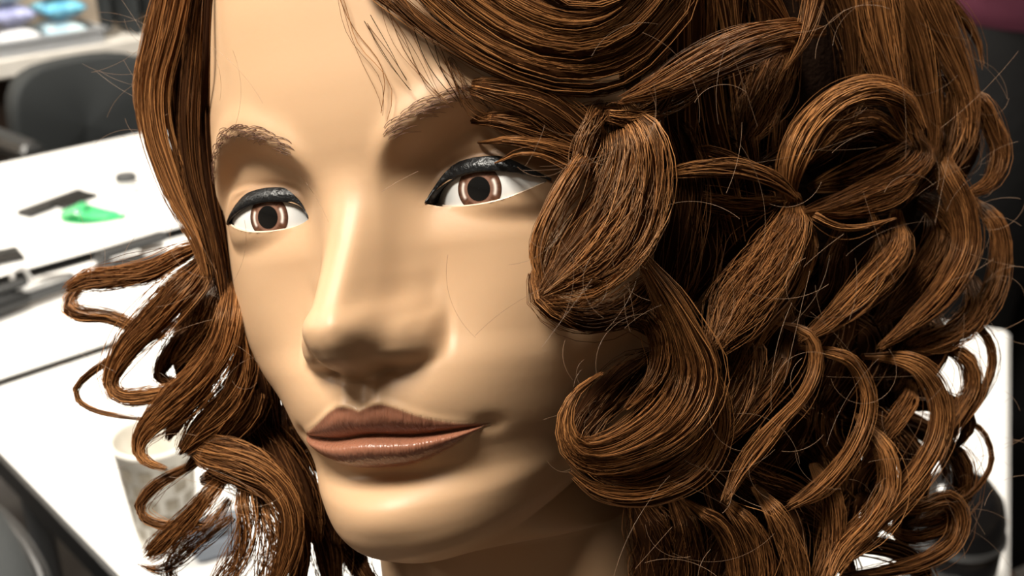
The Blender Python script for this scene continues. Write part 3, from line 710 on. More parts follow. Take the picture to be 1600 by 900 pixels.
# brows
for sd in (-1, 1):
    g = np.random.default_rng(31); Cs = []
    for i in range(115):
        t = g.random(); xb = 13.8 + 43*t; zb = float(ip(xb, BROW)) + .8; th_ = 3.6*(1-t)**.6 + .7
        x0, z0 = xb, zb + g.uniform(-.2, 1)*th_; L = g.uniform(4, 6.5)*(1-.35*t); a = .95 - 1.15*t + g.normal(0, .12)
        c = []
        for q in np.linspace(0, 1, 5):
            x, z = x0 + L*q*math.cos(a - .5*q), z0 + L*q*math.sin(a - .5*q)*.8
            p, n_ = skin_at(sd*x, z); c.append(np.array([sd*x, p[1], z]) + n_*(.25 + .25*math.sin(q*3)))
        Cs.append(c)
    C = np.array(Cs); tg = unit(np.gradient(C, axis=1)); N_ = unit(np.cross(tg, [0, 1, 0])); B_ = np.cross(N_, tg)
    Vv, Fq = tubes(C, N_, B_, np.tile([.11, .11, .10, .08, .04], (len(C), 1))); fast_mesh('eyebrow', Vv/1000, Fq, M_brow, head)
# nearest skin distance per view cell so that locks lie on the skin, not in it
ZB = np.full((100, 180), 1e4)
_u, _v, _w = proj(HP.reshape(-1, 3)); _i = ((_v+50)/10).astype(int); _j = ((_u+100)/10).astype(int)
_ok = (_i >= 0) & (_i < 100) & (_j >= 0) & (_j < 180); np.minimum.at(ZB, (_i[_ok], _j[_ok]), _w[_ok])
def hull(px, py):
    zr = 304 + 96*np.clip((px-840)/720, 0, 1)**1.15 - 6*np.exp(-((px-1000)/200)**2)
    zl = 366 + (340-px)*.07
    z = zr if px > 560 else zl
    i, j = int((py+50)/10), int((px+100)/10)
    if 0 <= i < 100 and 0 <= j < 180 and ZB[i, j] < 1e3: z = min(z, ZB[i, j]-5)
    return z
LK = [0]
SKC, SKR, CROWN = np.array([0., 86., 42.]), np.array([81., 99., 104.]), np.array([-14., 72., 152.])
def over_head(P0):
    """points leading from the crown over the skull down to P0 (first = crown)"""
    u0, u1 = (P0-SKC)/SKR, (CROWN-SKC)/SKR; r0, r1 = np.linalg.norm(u0), 1.05; d0, d1 = u0/r0, u1/np.linalg.norm(u1)
    om = math.acos(np.clip(d0 @ d1, -1, 1)); out = []
    for t in (0.0, .3, .6, .85):
        d = (math.sin((1-t)*om)*d1 + math.sin(t*om)*d0)/max(math.sin(om), 1e-3); out.append(SKC + d*(r1 + (r0-r1)*t + .06*math.sin(math.pi*t))*SKR)
    return out
def lk(pts, widths, off=0.0, thick=.42, tone=.5, dens=1.0, wild=1.0, twist=0.0, core=True, tip=.5):  # low tone puts the shade on inner and hidden locks into their colour
    """pts: (px, py[, extra offset mm]) ; widths in photograph pixels"""
    LK[0] += 1; P, W = [], []
    if np.isscalar(widths): widths = [widths]*len(pts)
    if len(widths) != len(pts): widths = np.interp(np.linspace(0, 1, len(pts)), np.linspace(0, 1, len(widths)), widths)
    for p, w in zip(pts, widths):
        z = hull(p[0], p[1]) + off + (p[2] if len(p) > 2 else 0)
        P.append(toh(p[0], p[1], z)); W.append(1.15*w*z/FPX)
    if pts[0][1] < -20 and core:
        e_ = over_head(P[0]); P = e_ + P; W = [W[0]*.5, W[0]*.8, W[0], W[0]] + W
    if pts[-1][1] < -20 and core:
        e_ = over_head(P[-1])[1:][::-1]; P = P + e_; W = W + [W[-1], W[-1]*.8, W[-1]*.5]
    W = np.array(W); T = np.maximum(W*thick, 2.0)
    n = int(np.clip(W.max()*11.5*dens, 8 if not core else 24, 330)*(.5 if tone < .37 else 1))
    root = 0.0 if (pts[0][1] < 0) else 1.0
    return lock3d(P, W, T, n, tone, LK[0], root=root, twist=twist, wild=wild, core=core, tip=tip)
# --- swoop over the forehead
lk([(655,-45),(770,34),(880,76),(985,56),(1050,-45)], [60,104,110,110,90], 2, .08, .34, .8, .6)
lk([(800,-45),(900,10),(980,-45)], [80,90,80], 0, .1, .34, .8, .6)
lk([(640,-40),(690,18),(760,68),(840,102),(920,112),(990,88),(1040,38),(1078,-30)], [30,34,36,36,36,38,36,30], -4, .5, .58)
lk([(690,-40),(750,14),(825,58),(900,74),(970,54),(1020,6),(1050,-45)], [34,40,42,42,42,40,36], -6, .5, .56)
lk([(760,-40),(825,12),(890,34),(950,24),(1000,-20)], [36,42,42,40,36], -7, .5, .52)
lk([(600,-35),(650,22),(720,72),(800,112),(880,136),(960,134),(1015,104),(1050,70)], [16,22,26,28,28,28,26,20], -2, .5, .46)
lk([(840,-40),(890,-4),(940,-4),(990,-40)], 40, -8, .5, .5)
lk([(565,-30),(620,16),(690,62),(780,116),(860,156),(925,196),(960,240)], [8,14,18,22,26,30,30], 1, .4, .36)
lk([(1000,100),(1040,60),(1070,10),(1090,-40)], [24,30,30,26], -3, .5, .44)
# loose fringe on the forehead
lk([(585,-30),(610,25),(642,85),(676,140),(704,165)], [8,24,34,30,18], 2.8, .1, .3, .16, 1.5, core=False)
lk([(640,5),(668,55),(692,110),(722,168)], [14,24,26,18], 2.8, .1, .28, .2, 1.4, core=False)
lk([(540,-30),(575,40),(622,112),(662,165)], [10,30,40,26], 3, .1, .34, .07, 1.5, core=False)
lk([(690,70),(712,120),(745,165),(800,190)], [20,36,38,24], 2.6, .12, .3, .35, 2.4, core=False)
lk([(520,-30),(545,50),(590,140),(600,205)], [10,40,60,40], 3, .08, .36, .04, 1.5, core=False)
# temple hair above the eye
lk([(700,118),(770,140),(840,160),(905,205),(965,270)], [10,40,60,64,50], 0, .22, .36, 1.1, .8)
lk([(725,180),(800,190),(880,212),(945,250)], [6,34,50,44], 1, .2, .38, 1.0, .8)
lk([(745,215),(820,222),(890,240),(950,280)], [4,18,32,30], 0, .2, .42, 1.0, .9)
lk([(772,248),(830,240),(880,258),(930,285)], [2,6,10,10], -2, .3, .4, 1, 1.2, core=False)
# cheek curl, leaf shaped
lk([(968,150),(988,235),(968,318),(922,388),(872,434),(842,462)], [70,106,144,152,118,60], -8, .30, .58, 1.8, .7)
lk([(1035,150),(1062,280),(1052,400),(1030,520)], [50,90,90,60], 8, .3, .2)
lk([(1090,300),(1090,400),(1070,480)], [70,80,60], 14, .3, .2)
lk([(1000,190),(1018,270),(1010,350),(965,425),(900,476)], [26,34,40,44,30], -9, .6, .6, 1.1, .8)
lk([(930,220),(885,290),(852,350),(838,405),(850,450)], [24,36,36,32,18], -7, .6, .54, 1, .8)
lk([(836,410),(846,464),(900,494),(970,486),(1030,430)], [16,44,56,56,46], 5, .5, .36, 1.6)
lk([(850,470),(905,505),(975,500),(1020,470)], [10,24,26,18], 2, .5, .3, 1.4, 1.5)
lk([(950,150),(920,205),(900,260),(880,300)], [40,36,28,14], -3, .4, .44, .9, 1.3)
# lower loop curl
lk([(1000,385),(1035,450),(1068,520),(1085,590),(1048,658),(968,705),(905,708),(882,668),(896,618),(940,582)], [30,44,60,92,96,74,58,34,18,10], -6, .42, .60, 1.5, .8)
lk([(1085,540),(1118,600),(1128,672),(1096,738),(1015,776),(935,770),(888,735)], [24,30,32,36,38,32,18], -4, .6, .56)
lk([(1060,470),(1095,545),(1110,625),(1080,700),(1000,745),(930,745)], [20,34,36,40,36,20], -1, .6, .44)
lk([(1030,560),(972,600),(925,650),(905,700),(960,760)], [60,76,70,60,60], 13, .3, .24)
lk([(1005,480),(1030,540),(1020,590),(975,640)], [30,34,26,12], -2, .5, .46, .9, 1.4)
lk([(945,500),(1000,510),(1040,540),(1060,590)], [10,24,30,26], 2, .4, .42, .8, 1.3)
# sweep right of the swoop
lk([(1300,36),(1235,44),(1160,62),(1090,98),(1025,135),(965,158)], [28,36,50,56,44,24], -6, .5, .60, 1.3)
lk([(1260,60),(1190,85),(1110,118),(1040,145)], [20,26,26,18], -8, .5, .62)
lk([(1245,44),(1222,95),(1190,160),(1165,220)], [30,60,78,70], 5, .3, .40)
lk([(1130,80),(1080,130),(1020,165),(970,175)], [30,40,44,30], 6, .4, .34)
lk([(1180,-40),(1205,-5),(1230,35),(1250,60)], [50,50,40,20], -2, .5, .58)
lk([(1270,-40),(1268,15),(1250,70),(1220,118)], [40,48,40,8], -8, .5, .62, 1.2, 1, tip=1)
lk([(1036,268),(1100,262),(1160,266),(1215,284),(1248,312)], [18,28,32,30,20], -2, .6, .58)
lk([(1080,226),(1130,242),(1175,262),(1225,290)], [14,22,22,16], 3, .6, .48)
lk([(1045,300),(1110,316),(1170,322),(1230,316)], [22,30,30,20], 6, .6, .38)
# the big round curl
lk([(1250,322),(1240,262),(1262,205),(1305,160),(1362,140),(1415,158),(1442,205)], [24,44,52,48,46,42,30], -8, .5, .62, 1.3)
lk([(1442,190),(1448,235),(1410,275),(1345,302),(1285,326),(1248,334)], [36,46,40,34,28,16], -3, .5, .54)
lk([(1270,250),(1310,205),(1365,190),(1410,220)], [40,50,50,40], 8, .4, .38)
lk([(1280,290),(1335,275),(1390,250),(1430,225)], [24,40,44,40], 7, .4, .42)
lk([(1256,296),(1240,350),(1198,420),(1150,480),(1112,545)], [26,58,86,92,66], -6, .4, .60, 1.4)
lk([(1262,320),(1262,380),(1230,450),(1180,510),(1140,590)], [20,30,44,50,40], 1, .5, .46)
lk([(1250,320),(1300,352),(1345,356),(1400,340)], [14,14,10,5], -6, .5, .56, 1, 1.5)
# upper right
lk([(1352,-45),(1372,45),(1392,120),(1412,185),(1430,230)], [56,72,76,64,36], -4, .4, .60, 1.2)
lk([(1432,-45),(1468,35),(1500,105),(1520,170),(1512,235)], [60,70,66,54,40], -5, .4, .63, 1.2)
lk([(1395,-40),(1432,60),(1450,140),(1462,215),(1450,265)], [40,56,60,52,36], 0, .4, .55, 1.1)
lk([(1310,-45),(1335,50),(1335,140),(1310,210)], [60,66,62,40], 9, .4, .40)
lk([(1480,80),(1500,160),(1488,235),(1452,300)], [44,54,48,30], 3, .5, .50)
lk([(1515,120),(1545,190),(1562,238),(1545,285),(1505,305)], [24,34,36,30,18], 0, .6, .60)
lk([(1300,120),(1290,180),(1240,230),(1180,260)], [40,40,36,24], 14, .5, .32)
lk([(1440,-40),(1490,10),(1525,60),(1535,110)], [30,36,34,22], 3, .6, .56)
# right middle
lk([(1500,205),(1478,258),(1505,320),(1512,385),(1478,452),(1425,505),(1372,545)], [26,38,46,48,44,34,20], -4, .5, .60, 1.2)
lk([(1530,300),(1562,362),(1562,425),(1540,480),(1500,525)], [16,30,34,38,36], 0, .5, .58)
lk([(1455,245),(1400,305),(1330,330),(1268,332)], [24,34,26,12], -3, .5, .54, 1, 1.3)
lk([(1418,325),(1402,390),(1352,450),(1300,498),(1248,535)], [28,56,58,46,26], -5, .45, .60, 1.2)
lk([(1378,330),(1378,400),(1335,465),(1290,510)], [22,36,36,24], 0, .5, .48)
lk([(1482,320),(1462,395),(1420,455),(1370,505)], [56,64,58,36], 7, .4, .44)
lk([(1535,430),(1520,490),(1478,525),(1415,545)], [40,50,46,30], 2, .4, .54)
lk([(1440,300),(1480,350),(1490,410),(1460,470)], [30,40,40,30], 5, .5, .50)
lk([(1330,340),(1300,400),(1290,450),(1250,500)], [30,40,36,24], 14, .4, .34)
lk([(1560,330),(1572,370),(1562,420),(1548,460)], [6,9,9,6], 2, .6, .56)
# lower right ribbons
lk([(1220,505),(1262,520),(1277,560),(1258,612),(1215,662),(1160,730),(1130,785)], [8,18,22,24,28,36,30], -8, .6, .60)
lk([(1260,545),(1325,560),(1355,605),(1354,655),(1328,712),(1280,765),(1228,795)], [12,20,22,24,28,32,26], -8, .6, .60)
lk([(1175,505),(1168,570),(1140,640),(1115,705)], [50,64,64,40], -1, .4, .46)
lk([(1245,530),(1205,595),(1160,650),(1120,700)], [24,36,44,30], -2, .5, .44)
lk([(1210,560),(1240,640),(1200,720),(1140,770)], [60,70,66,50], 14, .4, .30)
lk([(1365,560),(1425,566),(1462,610),(1470,662),(1450,715),(1408,772),(1358,822),(1302,872),(1275,925)], [14,32,42,44,44,46,46,46,44], -8, .5, .60, 1.2)
lk([(1355,655),(1384,708),(1390,762),(1360,812),(1312,862),(1285,925)], [16,28,34,38,42,40], -9, .5, .62)
lk([(1442,598),(1412,640),(1376,690),(1345,730)], [22,30,26,14], -2, .5, .54)
lk([(1475,535),(1512,560),(1522,605),(1500,648),(1478,685),(1452,722)], [18,34,36,34,30,18], 0, .5, .58)
lk([(1510,490),(1544,530),(1551,572),(1532,622),(1500,665)], [16,19,18,16,12], 2, .7, .52)
lk([(1495,645),(1535,672),(1551,715),(1536,752),(1508,778),(1455,792),(1415,782)], [6,10,9,9,9,9,6], 0, .8, .48)
lk([(1478,680),(1502,730),(1504,770),(1470,806),(1420,820)], [36,48,46,36,20], 4, .5, .44)
lk([(1378,800),(1430,796),(1478,778),(1502,805),(1490,850),(1440,880),(1380,893),(1315,898)], [16,24,28,30,30,30,28,22], -4, .6, .56)
lk([(1385,830),(1432,838),(1480,822),(1500,780)], [12,22,22,14], 2, .6, .44)
lk([(1190,770),(1222,825),(1242,880),(1248,935)], [18,38,40,36], -8, .5, .56)
lk([(1285,735),(1302,798),(1295,860),(1275,935)], [24,38,42,40], -6, .5, .54)
lk([(1135,785),(1172,828),(1188,880),(1190,935)], [16,38,42,40], -6, .5, .48)
lk([(1075,790),(1122,815),(1150,868),(1156,935)], [10,28,36,38], -3, .5, .44)
lk([(1115,705),(1180,752),(1255,785),(1300,830)], [40,56,52,30], 8, .5, .34)
lk([(1300,600),(1290,680),(1330,740),(1300,800)], [50,60,60,50], 16, .4, .32)
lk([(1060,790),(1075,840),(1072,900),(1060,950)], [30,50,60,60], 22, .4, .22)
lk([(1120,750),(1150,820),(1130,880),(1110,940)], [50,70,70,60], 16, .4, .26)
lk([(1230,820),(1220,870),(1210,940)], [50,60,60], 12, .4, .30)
lk([(1400,480),(1380,540),(1320,580),(1280,640)], [50,60,50,40], 16, .4, .34)
lk([(1470,480),(1450,560),(1400,620)], [50,56,40], 14, .4, .38)
# left side, beside the face; locks next to the skin carry shade as low tone
lk([(300,-45),(288,100),(292,210),(318,320),(345,420),(362,520)], [70,80,78,64,50,40], 12, .3, .24)
lk([(330,420),(310,500),(300,560),(320,640)], [60,80,80,70], 14, .3, .3)
lk([(372,540),(390,620),(372,700),(400,780)], [60,90,90,80], 16, .3, .26)
lk([(350,520),(325,580),(285,640),(262,690)], [30,44,44,30], 2, .4, .5)
lk([(300,690),(345,700),(395,715),(440,745)], [20,36,40,30], 0, .4, .46)
lk([(345,790),(322,825),(290,850),(262,895),(300,925),(350,915)], [30,34,30,24,24,24], 4, .3, .48, .5, 1.8, core=False)
lk([(440,760),(468,820),(470,880),(455,940)], [24,40,44,44], 6, .4, .36)
lk([(395,520),(420,600),(430,680),(450,740)], [24,36,40,40], 20, .4, .24)
lk([(280,-45),(258,55),(240,130),(244,205),(276,300),(312,378),(328,445)], [54,60,56,50,46,42,34], -2, .4, .58, 1.4, .8)
lk([(262,-40),(235,60),(218,135),(228,200),(262,300),(300,370)], [24,30,24,18,14,10], 0, .5, .60, 1, 1.2)
lk([(322,-45),(308,70),(298,180),(305,280),(328,360),(343,435),(352,500)], [34,46,48,46,40,36,30], -1, .4, .24, 1.8, .8)
lk([(326,-30),(320,100),(318,215),(330,320),(347,400),(356,470)], [12,14,14,14,12,10], -3, .6, .12)
lk([(322,372),(284,398),(238,422),(180,434),(132,440),(102,456)], [26,38,44,46,46,40], -2, .5, .6)
lk([(104,446),(98,472),(124,492),(170,496),(212,514),(260,530)], [26,32,28,24,22,18], 4, .5, .40)
lk([(318,385),(294,436),(250,490),(204,538),(178,578),(172,606),(200,622),(258,614),(300,600)], [46,62,64,54,38,28,24,32,36], -4, .4, .54, 1.2)
lk([(300,500),(262,560),(250,590),(300,606)], [30,34,26,20], 8, .4, .36)
lk([(238,525),(165,566),(124,598),(118,622),(148,641),(200,652),(245,658)], [6,11,11,9,8,7,4], 2, .8, .48, 1.2, 1.4)
lk([(346,420),(358,480),(346,540),(312,590),(268,632),(230,668),(214,698),(226,722),(262,734)], [36,46,54,60,62,50,32,22,18], -6, .45, .58, 1.2)
lk([(360,470),(384,556),(364,620),(314,672),(280,712)], [24,46,60,62,40], 0, .4, .44)
lk([(384,560),(404,620),(376,664),(325,700),(284,740)], [30,44,44,36,24], 4, .4, .36)
lk([(266,702),(330,716),(398,738),(440,772),(456,822),(442,882),(420,940)], [20,46,58,50,42,42,42], -2, .4, .48, 1.2)
lk([(296,730),(245,758),(217,788),(222,810),(262,822),(322,818)], [16,24,20,14,14,16], -3, .6, .42)
lk([(345,745),(305,798),(264,838),(228,870)], [24,32,40,40], -4, .4, .46, 1.1, tip=.3)
lk([(368,750),(384,810),(372,870),(345,915),(320,950)], [30,44,50,44,30], -2, .3, .50, .8, 1.5, core=False)
lk([(395,770),(425,830),(418,900),(395,950)], [34,44,46,40], 2, .3, .46, .8, 1.4, core=False)
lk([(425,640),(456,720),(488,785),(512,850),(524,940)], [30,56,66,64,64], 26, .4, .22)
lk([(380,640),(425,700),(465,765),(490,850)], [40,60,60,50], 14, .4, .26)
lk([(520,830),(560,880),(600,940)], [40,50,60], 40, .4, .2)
lk([(350,820),(300,860),(250,890),(215,880)], [24,26,20,8], 2, .3, .46, .5, 1.8, core=False)
lk([(300,760),(350,742),(400,760),(420,800)], [24,34,34,26], 6, .4, .4)
lk([(340,440),(325,500),(290,545),(270,570)], [40,46,40,24], 6, .4, .38)

lk([(880,168),(950,186),(1015,172),(1058,128)], [30,46,46,30], 1, .3, .34)
lk([(1000,790),(1022,860),(1012,945)], [60,84,84], 30, .4, .2)
lk([(930,175),(985,190),(1030,180)], [26,34,26], -5, .3, .44)

# hair lying over the top of the mass on her left, out of the photograph's frame
for q_, px_ in enumerate(range(1090, 1500, 52)):
    lk([(px_-10, -60), (px_, 20), (px_+8, 90), (px_+4, 150)], [56, 62, 56, 30], 17 + 5*(q_ % 2), .3, .40, .45)
for q_, px_ in enumerate(range(1130, 1440, 60)):
    lk([(px_, -90), (px_+20, -30), (px_+30, 40)], [60, 64, 40], 62, .3, .38, .4)

lk([(332,-45),(328,100),(328,215),(340,320),(354,400),(362,470)], [16,18,20,20,18,14], 7, .5, .12, 1.5)
# --- dark scalp cap and added masses: shade between curls as colour, closing the hair, also where the photograph does not look
M_cap = mat('scalp_gap_shade', (0.014, 0.007, 0.004), 0.95, bump=(500, .6), spec=0.05)  # scalp brown taken near black so gaps between curls read as shade
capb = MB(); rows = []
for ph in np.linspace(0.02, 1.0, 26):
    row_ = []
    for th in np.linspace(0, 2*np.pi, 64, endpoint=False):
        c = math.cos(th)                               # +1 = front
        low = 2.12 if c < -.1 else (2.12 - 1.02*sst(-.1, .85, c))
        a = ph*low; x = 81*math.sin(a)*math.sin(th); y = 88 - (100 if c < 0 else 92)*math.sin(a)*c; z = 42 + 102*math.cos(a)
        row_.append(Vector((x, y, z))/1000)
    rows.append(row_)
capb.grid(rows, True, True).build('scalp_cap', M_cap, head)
def mass(c_px, c_py, depth, rx, ry, rz, name='gap_shade_mass'):  # added dark blob behind the curls, its colour standing for shaded gaps
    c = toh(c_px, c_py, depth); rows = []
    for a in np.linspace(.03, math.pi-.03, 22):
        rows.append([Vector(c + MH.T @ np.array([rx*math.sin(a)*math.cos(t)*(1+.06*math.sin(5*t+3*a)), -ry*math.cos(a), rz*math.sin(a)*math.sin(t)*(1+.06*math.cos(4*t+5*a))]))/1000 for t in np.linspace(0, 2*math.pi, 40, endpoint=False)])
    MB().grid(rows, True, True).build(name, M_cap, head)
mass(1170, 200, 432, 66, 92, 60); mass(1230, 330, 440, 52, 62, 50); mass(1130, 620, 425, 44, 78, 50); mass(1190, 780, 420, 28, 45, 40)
# hair on the crown and the back of the head: waved locks falling from the crown
def fall_lock(th, seed, a0=.15, a1=1.9, lift=1.0, tone=.5, w=26):
    g = np.random.default_rng(seed); P = []
    for q in np.linspace(0, 1, 9):
        a = a0 + (a1-a0)*min(q*1.25, 1); R = 1.06 + lift*.10*q
        x = 84*R*math.sin(a)*math.sin(th + .12*math.sin(q*7+seed)); y = 88 - (102 if math.cos(th) < 0 else 90)*R*math.sin(a)*math.cos(th); z = 44 + 104*R*math.cos(a)
        if q > .8: z -= (q-.8)*5*46
        P.append((x, y, z))
    c = np.mean(P, 0); return lock3d(P, [w*.6]+[w]*7+[w*.5], 9, 34, tone, seed, normal=unit(np.array([math.sin(th), -math.cos(th), .35])), rad=.2)
k = 500
for th in np.linspace(1.15, 2*math.pi-1.35, 24):
    k += 1; fall_lock(th, k, .10, 1.75, 1.0, .48)
for th in np.linspace(.75, 2*math.pi-1.0, 16):
    k += 1; fall_lock(th, k, .05, 1.1, .4, .52, 30)
# spiral curls filling the mass of hair on her left and behind, some on her right
def spiral(start, axis, length, rad_, turns, w, seed, tone=.44, n=30):
    g = np.random.default_rng(seed); start = np.array(start, float); axis = unit(np.array(axis, float))
    e1_ = unit(np.cross(axis, [0.3, 1, .2])); e2_ = np.cross(axis, e1_); ph0 = g.uniform(0, 6.28); P = []
    m = int(6*turns)+4
    for i in range(m):
        q = i/(m-1); r = rad_*min(1, .25+q*2.2)*(1-.25*q); a = ph0 + q*turns*2*math.pi
        P.append(start + axis*length*q + (e1_*math.cos(a) + e2_*math.sin(a))*r)
    return lock3d(P, [w*.8]+[w]*(m-2)+[w*.5], w*.5, n, tone, seed, rad=.2, wild=1.3)
cnt = 0
for iy in range(9):
    for ix in range(7):
        px = 930 + ix*88 + rnd.uniform(-25, 25) + (20 if iy % 2 else 0); py = -20 + iy*92 + rnd.uniform(-25, 25)
        if px < 1080 and 180 < py < 800: continue
        if px > 1330 and py > 470: continue
        if px > 1440: continue
        z = hull(px, py) + rnd.uniform(22, 44); cnt += 1
        spiral(toh(px, py, z), (rnd.uniform(-.25, .5), rnd.uniform(-.1, .3), -1), rnd.uniform(55, 85), rnd.uniform(8, 13), rnd.uniform(1.2, 2.0), rnd.uniform(10, 15), 900+cnt, rnd.uniform(.26, .42))
for iy in range(5):                                        # deeper layer, its shade put into the low tone
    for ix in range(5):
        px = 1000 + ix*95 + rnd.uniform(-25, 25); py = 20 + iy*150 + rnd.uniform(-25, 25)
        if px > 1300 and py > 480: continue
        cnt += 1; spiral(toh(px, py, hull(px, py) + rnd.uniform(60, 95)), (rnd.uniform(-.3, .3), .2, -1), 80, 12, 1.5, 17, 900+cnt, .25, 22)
for q in range(26):                                        # behind the head and on her right, out of the photograph's sight
    th = rnd.uniform(1.7, 2*math.pi-1.75); cnt += 1
    spiral((96*math.sin(th), 90 - 112*math.cos(th), rnd.uniform(-60, 40)), (math.sin(th)*.25, -math.cos(th)*.25, -1), rnd.uniform(70, 110), 12, 1.8, 16, 900+cnt, .46, 24)
# flyaway hairs: single curved hairs round the outline
def flyaways():
    g = np.random.default_rng(5); Cs = []
    def hair(px, py, ang, L, bend, off, n=16):
        P = []; x, y, a = px, py, ang
        for i in range(n): P.append((x, y)); x += math.cos(a)*L/n; y += math.sin(a)*L/n; a += bend/n
        z = [hull(p[0], p[1]) for p in P]; z = np.minimum(np.array(z), z[0]+10) + off
        Cs.append(np.array([toh(p[0], p[1], zz) for p, zz in zip(P, z)]))
    for _ in range(78): hair(g.uniform(1000, 1540), g.uniform(0, 880), g.uniform(0, 6.28), g.uniform(70, 200), g.normal(0, 1.6), -14)
    for _ in range(34): y = g.uniform(-10, 860); hair(1490+50*math.sin(y/900*3.1), y, g.uniform(-1.3, 1.3), g.uniform(50, 120), g.normal(0, 2.2), -3)
    for _ in range(36): y = g.uniform(20, 420); hair(235+40*(y/420)**2, y, g.uniform(1.7, 4.4), g.uniform(40, 130), g.normal(0, 1.3), -2)
    for _ in range(26): hair(g.uniform(130, 420), g.uniform(420, 880), g.uniform(0, 6.28), g.uniform(50, 130), g.normal(0, 1.5), -8)
    for _ in range(22): hair(g.uniform(850, 1010), g.uniform(180, 460), g.uniform(1.2, 2.9), g.uniform(60, 150), g.normal(0, 1.2), -14)
    for _ in range(10): hair(g.uniform(880, 940), g.uniform(500, 760), g.uniform(2.2, 4.0), g.uniform(30, 80), g.normal(0, 1.4), -4)
    hair(330, 72, .62, 130, .5, -6); hair(360, 215, -1.15, 150, -.9, -7); hair(700, 398, 1.75, 150, -1.1, -8, 22); hair(330, 75, 1.1, 90, .7, -6)
    hair(470, 275, .9, 90, .3, -7); hair(596, 300, -.6, 70, .2, -6)
    C = np.array([spline(c, 16)[0] for c in Cs]); tg = unit(np.gradient(C, axis=1)); N_ = unit(np.cross(tg, VIEWH)); B_ = np.cross(N_, tg)
    Vv, Fq = tubes(C, N_, B_, np.full(C.shape[:2], .045)); g2 = np.repeat(g.uniform(.45, 1.0, len(C)), 16*3)
    o = fast_mesh('flyaway_hairs', Vv/1000, Fq, mat('single_hairs', (0.33, 0.20, 0.12), .35), head, attrs={'tone': g2}); o['kind'] = 'stuff'
flyaways()
# ---------------------------------------------------------------- stand under the neck
nbw = HEADM @ Vector((0, .084, -.206)); nd = (HEADM.to_3x3() @ Vector((0, 0, -1))).normalized()
st = tag(empty('tripod_stand', Vector((nbw.x, nbw.y, 0))), 'black tripod stand holding the mannequin head from below', 'stand')
org = Vector((nbw.x, nbw.y, 0)); q0 = nbw - org
MB().tube([q0 + nd*.001, q0 + nd*.025], [.040, .034], 20).build('neck_cup', M_black, st)
kn = q0 + nd*.075; MB().tube([q0 + nd*.02, kn], .014, 14).build('tilt_arm', M_black, st)
MB().lathe([(.004, -.022), (.022, -.014), (.026, 0), (.022, .014), (.004, .022)], 18, kn).build('tilt_joint', M_grey, st)
MB().tube([kn, (kn.x, kn.y, .28)], .012, 14).build('pole', M_metal, st)
MB().lathe([(.016, .56), (.022, .57), (.022, .62), (.016, .63)], 16, (kn.x, kn.y, 0)).build('collar', M_black, st)
for k in range(3):
    a = 2*math.pi*k/3 + 1.1; c, s_ = math.cos(a), math.sin(a)
    lg = MB().tube([(kn.x, kn.y, .58), (kn.x + c*.26, kn.y + s_*.26, .012)], .010, 10).build('leg', M_black, st)
    MB().tube([(kn.x + c*.25, kn.y + s_*.25, .03), (kn.x + c*.262, kn.y + s_*.262, 0.0)], .014, 10).build('rubber_foot', M_grey, lg)

# ---------------------------------------------------------------- person standing behind the trolley
def skin_mesh(name, verts, edges, radii, m, parent, root=0, sub=2):
    me = bpy.data.meshes.new(name); me.from_pydata(verts, edges, []); o = bpy.data.objects.new(name, me); COL.objects.link(o); o.parent = parent
    sk = o.modifiers.new('skin', 'SKIN'); sk.use_smooth_shade = True
    for i, r in enumerate(radii):
        v = me.skin_vertices[0].data[i]; v.radius = r if isinstance(r, tuple) else (r, r); v.use_root = (i == root)
    ss = o.modifiers.new('sub', 'SUBSURF'); ss.levels = sub; ss.render_levels = sub
    me.materials.append(m); return o
pp = ray_plane(1570, 470, .75); pz = Vector((pp.x + .09, pp.y + .20, 0))
pe = tag(empty('person', pz, math.radians(20)), 'person in a maroon top and black trousers standing behind the trolley', 'person')
M_pskin = mat('skin', (0.52, 0.32, 0.22), .5)
M_maroon = mat('maroon_knit', (0.085, 0.008, 0.030), .75, bump=(700, .5))
M_trous = mat('black_trousers', (0.0045, 0.0045, 0.005), .85, bump=(60, .9), spec=.2)
# body (one surface): pelvis, spine, neck, head, arms with hands folded in front, legs
bv = [(0,0,.93),(0,0,1.10),(0,.01,1.28),(0,.01,1.42),(0,0,1.50),(0,-.015,1.57),(0,-.02,1.66),(0,-.01,1.73)]; br = [(.15,.11),(.125,.095),(.15,.105),(.12,.085),.05,.062,.085,.06]
be = [(i, i+1) for i in range(7)]
def chain(start, pts, rs):
    pr_ = start
    for p, r in zip(pts, rs): bv.append(p); br.append(r); be.append((pr_, len(bv)-1)); pr_ = len(bv)-1
    return pr_
for sx in (-1, 1):
    chain(0, [(sx*.095,0,.86),(sx*.10,-.01,.50),(sx*.10,.01,.10),(sx*.105,-.02,.045),(sx*.11,-.16,.03)], [.085,.058,.04,.04,.03])
    wr = chain(3, [(sx*.17,.01,1.43),(sx*.24,.02,1.24),(sx*.12,-.16,1.30),(sx*.045,-.19,1.315)], [.06,.045,.034,.026])
    for f in range(4):
        bx = sx*.045; z = 1.335 - f*.017; ln = (.9, 1.0, .95, .75)[f]
        chain(wr, [(bx - sx*.045, -.205, z), (bx - sx*(.045+.035*ln), -.215 , z-.006), (bx - sx*(.045+.06*ln), -.20, z-.010)], [.010, .009, .0075])
    chain(wr, [(sx*.030,-.20,1.355),(sx*.0,-.215,1.362)], [.011,.009])
skin_mesh('body', bv, be, br, M_pskin, pe)
tv = [(0,0,1.07),(0,0,1.20),(0,.01,1.34),(0,.01,1.44),(0,.003,1.475)]; trr = [(.21,.16),(.185,.145),(.175,.128),(.135,.10),(.075,.065)]; te = [(0,1),(1,2),(2,3),(3,4)]
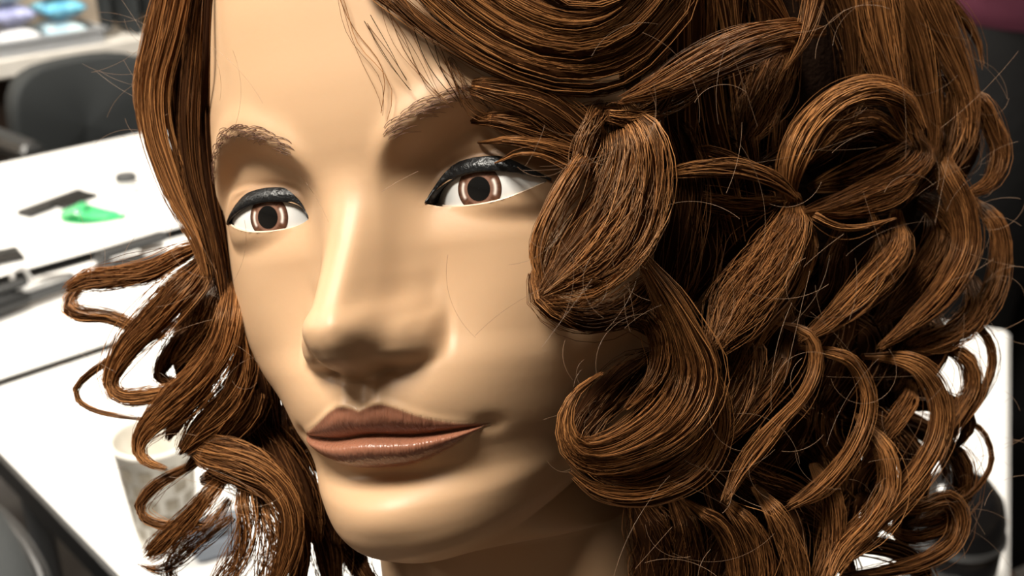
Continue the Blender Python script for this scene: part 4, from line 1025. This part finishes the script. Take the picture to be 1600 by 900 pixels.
for sx in (-1, 1):
    n = len(tv); tv += [(sx*.17,.01,1.43),(sx*.225,.018,1.27)]; trr += [.075,.062]; te += [(3, n), (n, n+1)]
skin_mesh('top', tv, te, trr, M_maroon, pe)
lv = [(0,0,1.19),(0,0,1.04),(0,.005,.93)]; lr = [(.165,.125),(.19,.142),(.17,.14)]; le = [(0,1),(1,2)]
for sx in (-1, 1):
    n = len(lv); lv += [(sx*.105,0,.82),(sx*.11,-.005,.50),(sx*.11,.01,.09)]; lr += [.115,.088,.075]; le += [(2,n),(n,n+1),(n+1,n+2)]
skin_mesh('trousers', lv, le, lr, M_trous, pe)
for sx in (-1, 1):
    rows = []
    for i, (y, w_, h) in enumerate(((.07,.028,.05),(.05,.038,.085),(0,.042,.10),(-.08,.046,.075),(-.15,.046,.055),(-.20,.034,.04),(-.215,.012,.025))):
        rows.append([Vector((sx*.11 + w_*math.cos(a), y, max(0.0, h*.5 + h*.5*math.sin(a)))) for a in np.linspace(0, 2*math.pi, 16, endpoint=False)])
    b = MB().grid(rows, True, True); b.add(rows[0], [tuple(range(16))]); b.add(rows[-1], [tuple(range(15,-1,-1))]); b.build('shoe', M_blackgloss, pe)
# head details
hr = []
for i in range(9):
    a = .02 + 1.75*i/8; hr.append([Vector((.094*math.sin(a)*math.cos(t), -.012 + .112*math.sin(a)*math.sin(t)*(1 if math.sin(t) > 0 else .62), 1.69 + .115*math.cos(a))) for t in np.linspace(0, 2*math.pi, 24, endpoint=False)])
MB().grid(hr, True, True).build('hair', mat('dark_brown_hair', (.02,.012,.008), .5, bump=(200,.8)), pe)
for sx in (-1, 1):
    e_ = MB().lathe([(.002,-.010),(.009,-.006),(.011,0),(.009,.006),(.002,.010)], 12, (sx*.032, -.088, 1.665)).build('eye', M_sclera, pe)
    MB().lathe([(.001,-.004),(.004,-.003),(.0045,0),(.004,.003),(.001,.004)], 10, (sx*.032, -.0975, 1.665)).build('pupil', M_pupil, e_)
    MB().lathe([(.004,-.028),(.014,-.015),(.016,.01),(.010,.028)], 10, (sx*.088, 0, 1.655)).build('ear', M_pskin, pe)
MB().tube([(0,-.092,1.672),(0,-.112,1.638),(0,-.098,1.628)], [.007,.012,.009], 10).build('nose', M_pskin, pe)
MB().tube([(-.022,-.088,1.60),(0,-.098,1.602),(.022,-.088,1.60)], [.003,.006,.003], 8).build('mouth', mat('lip_pink', (.35,.13,.11), .4), pe)
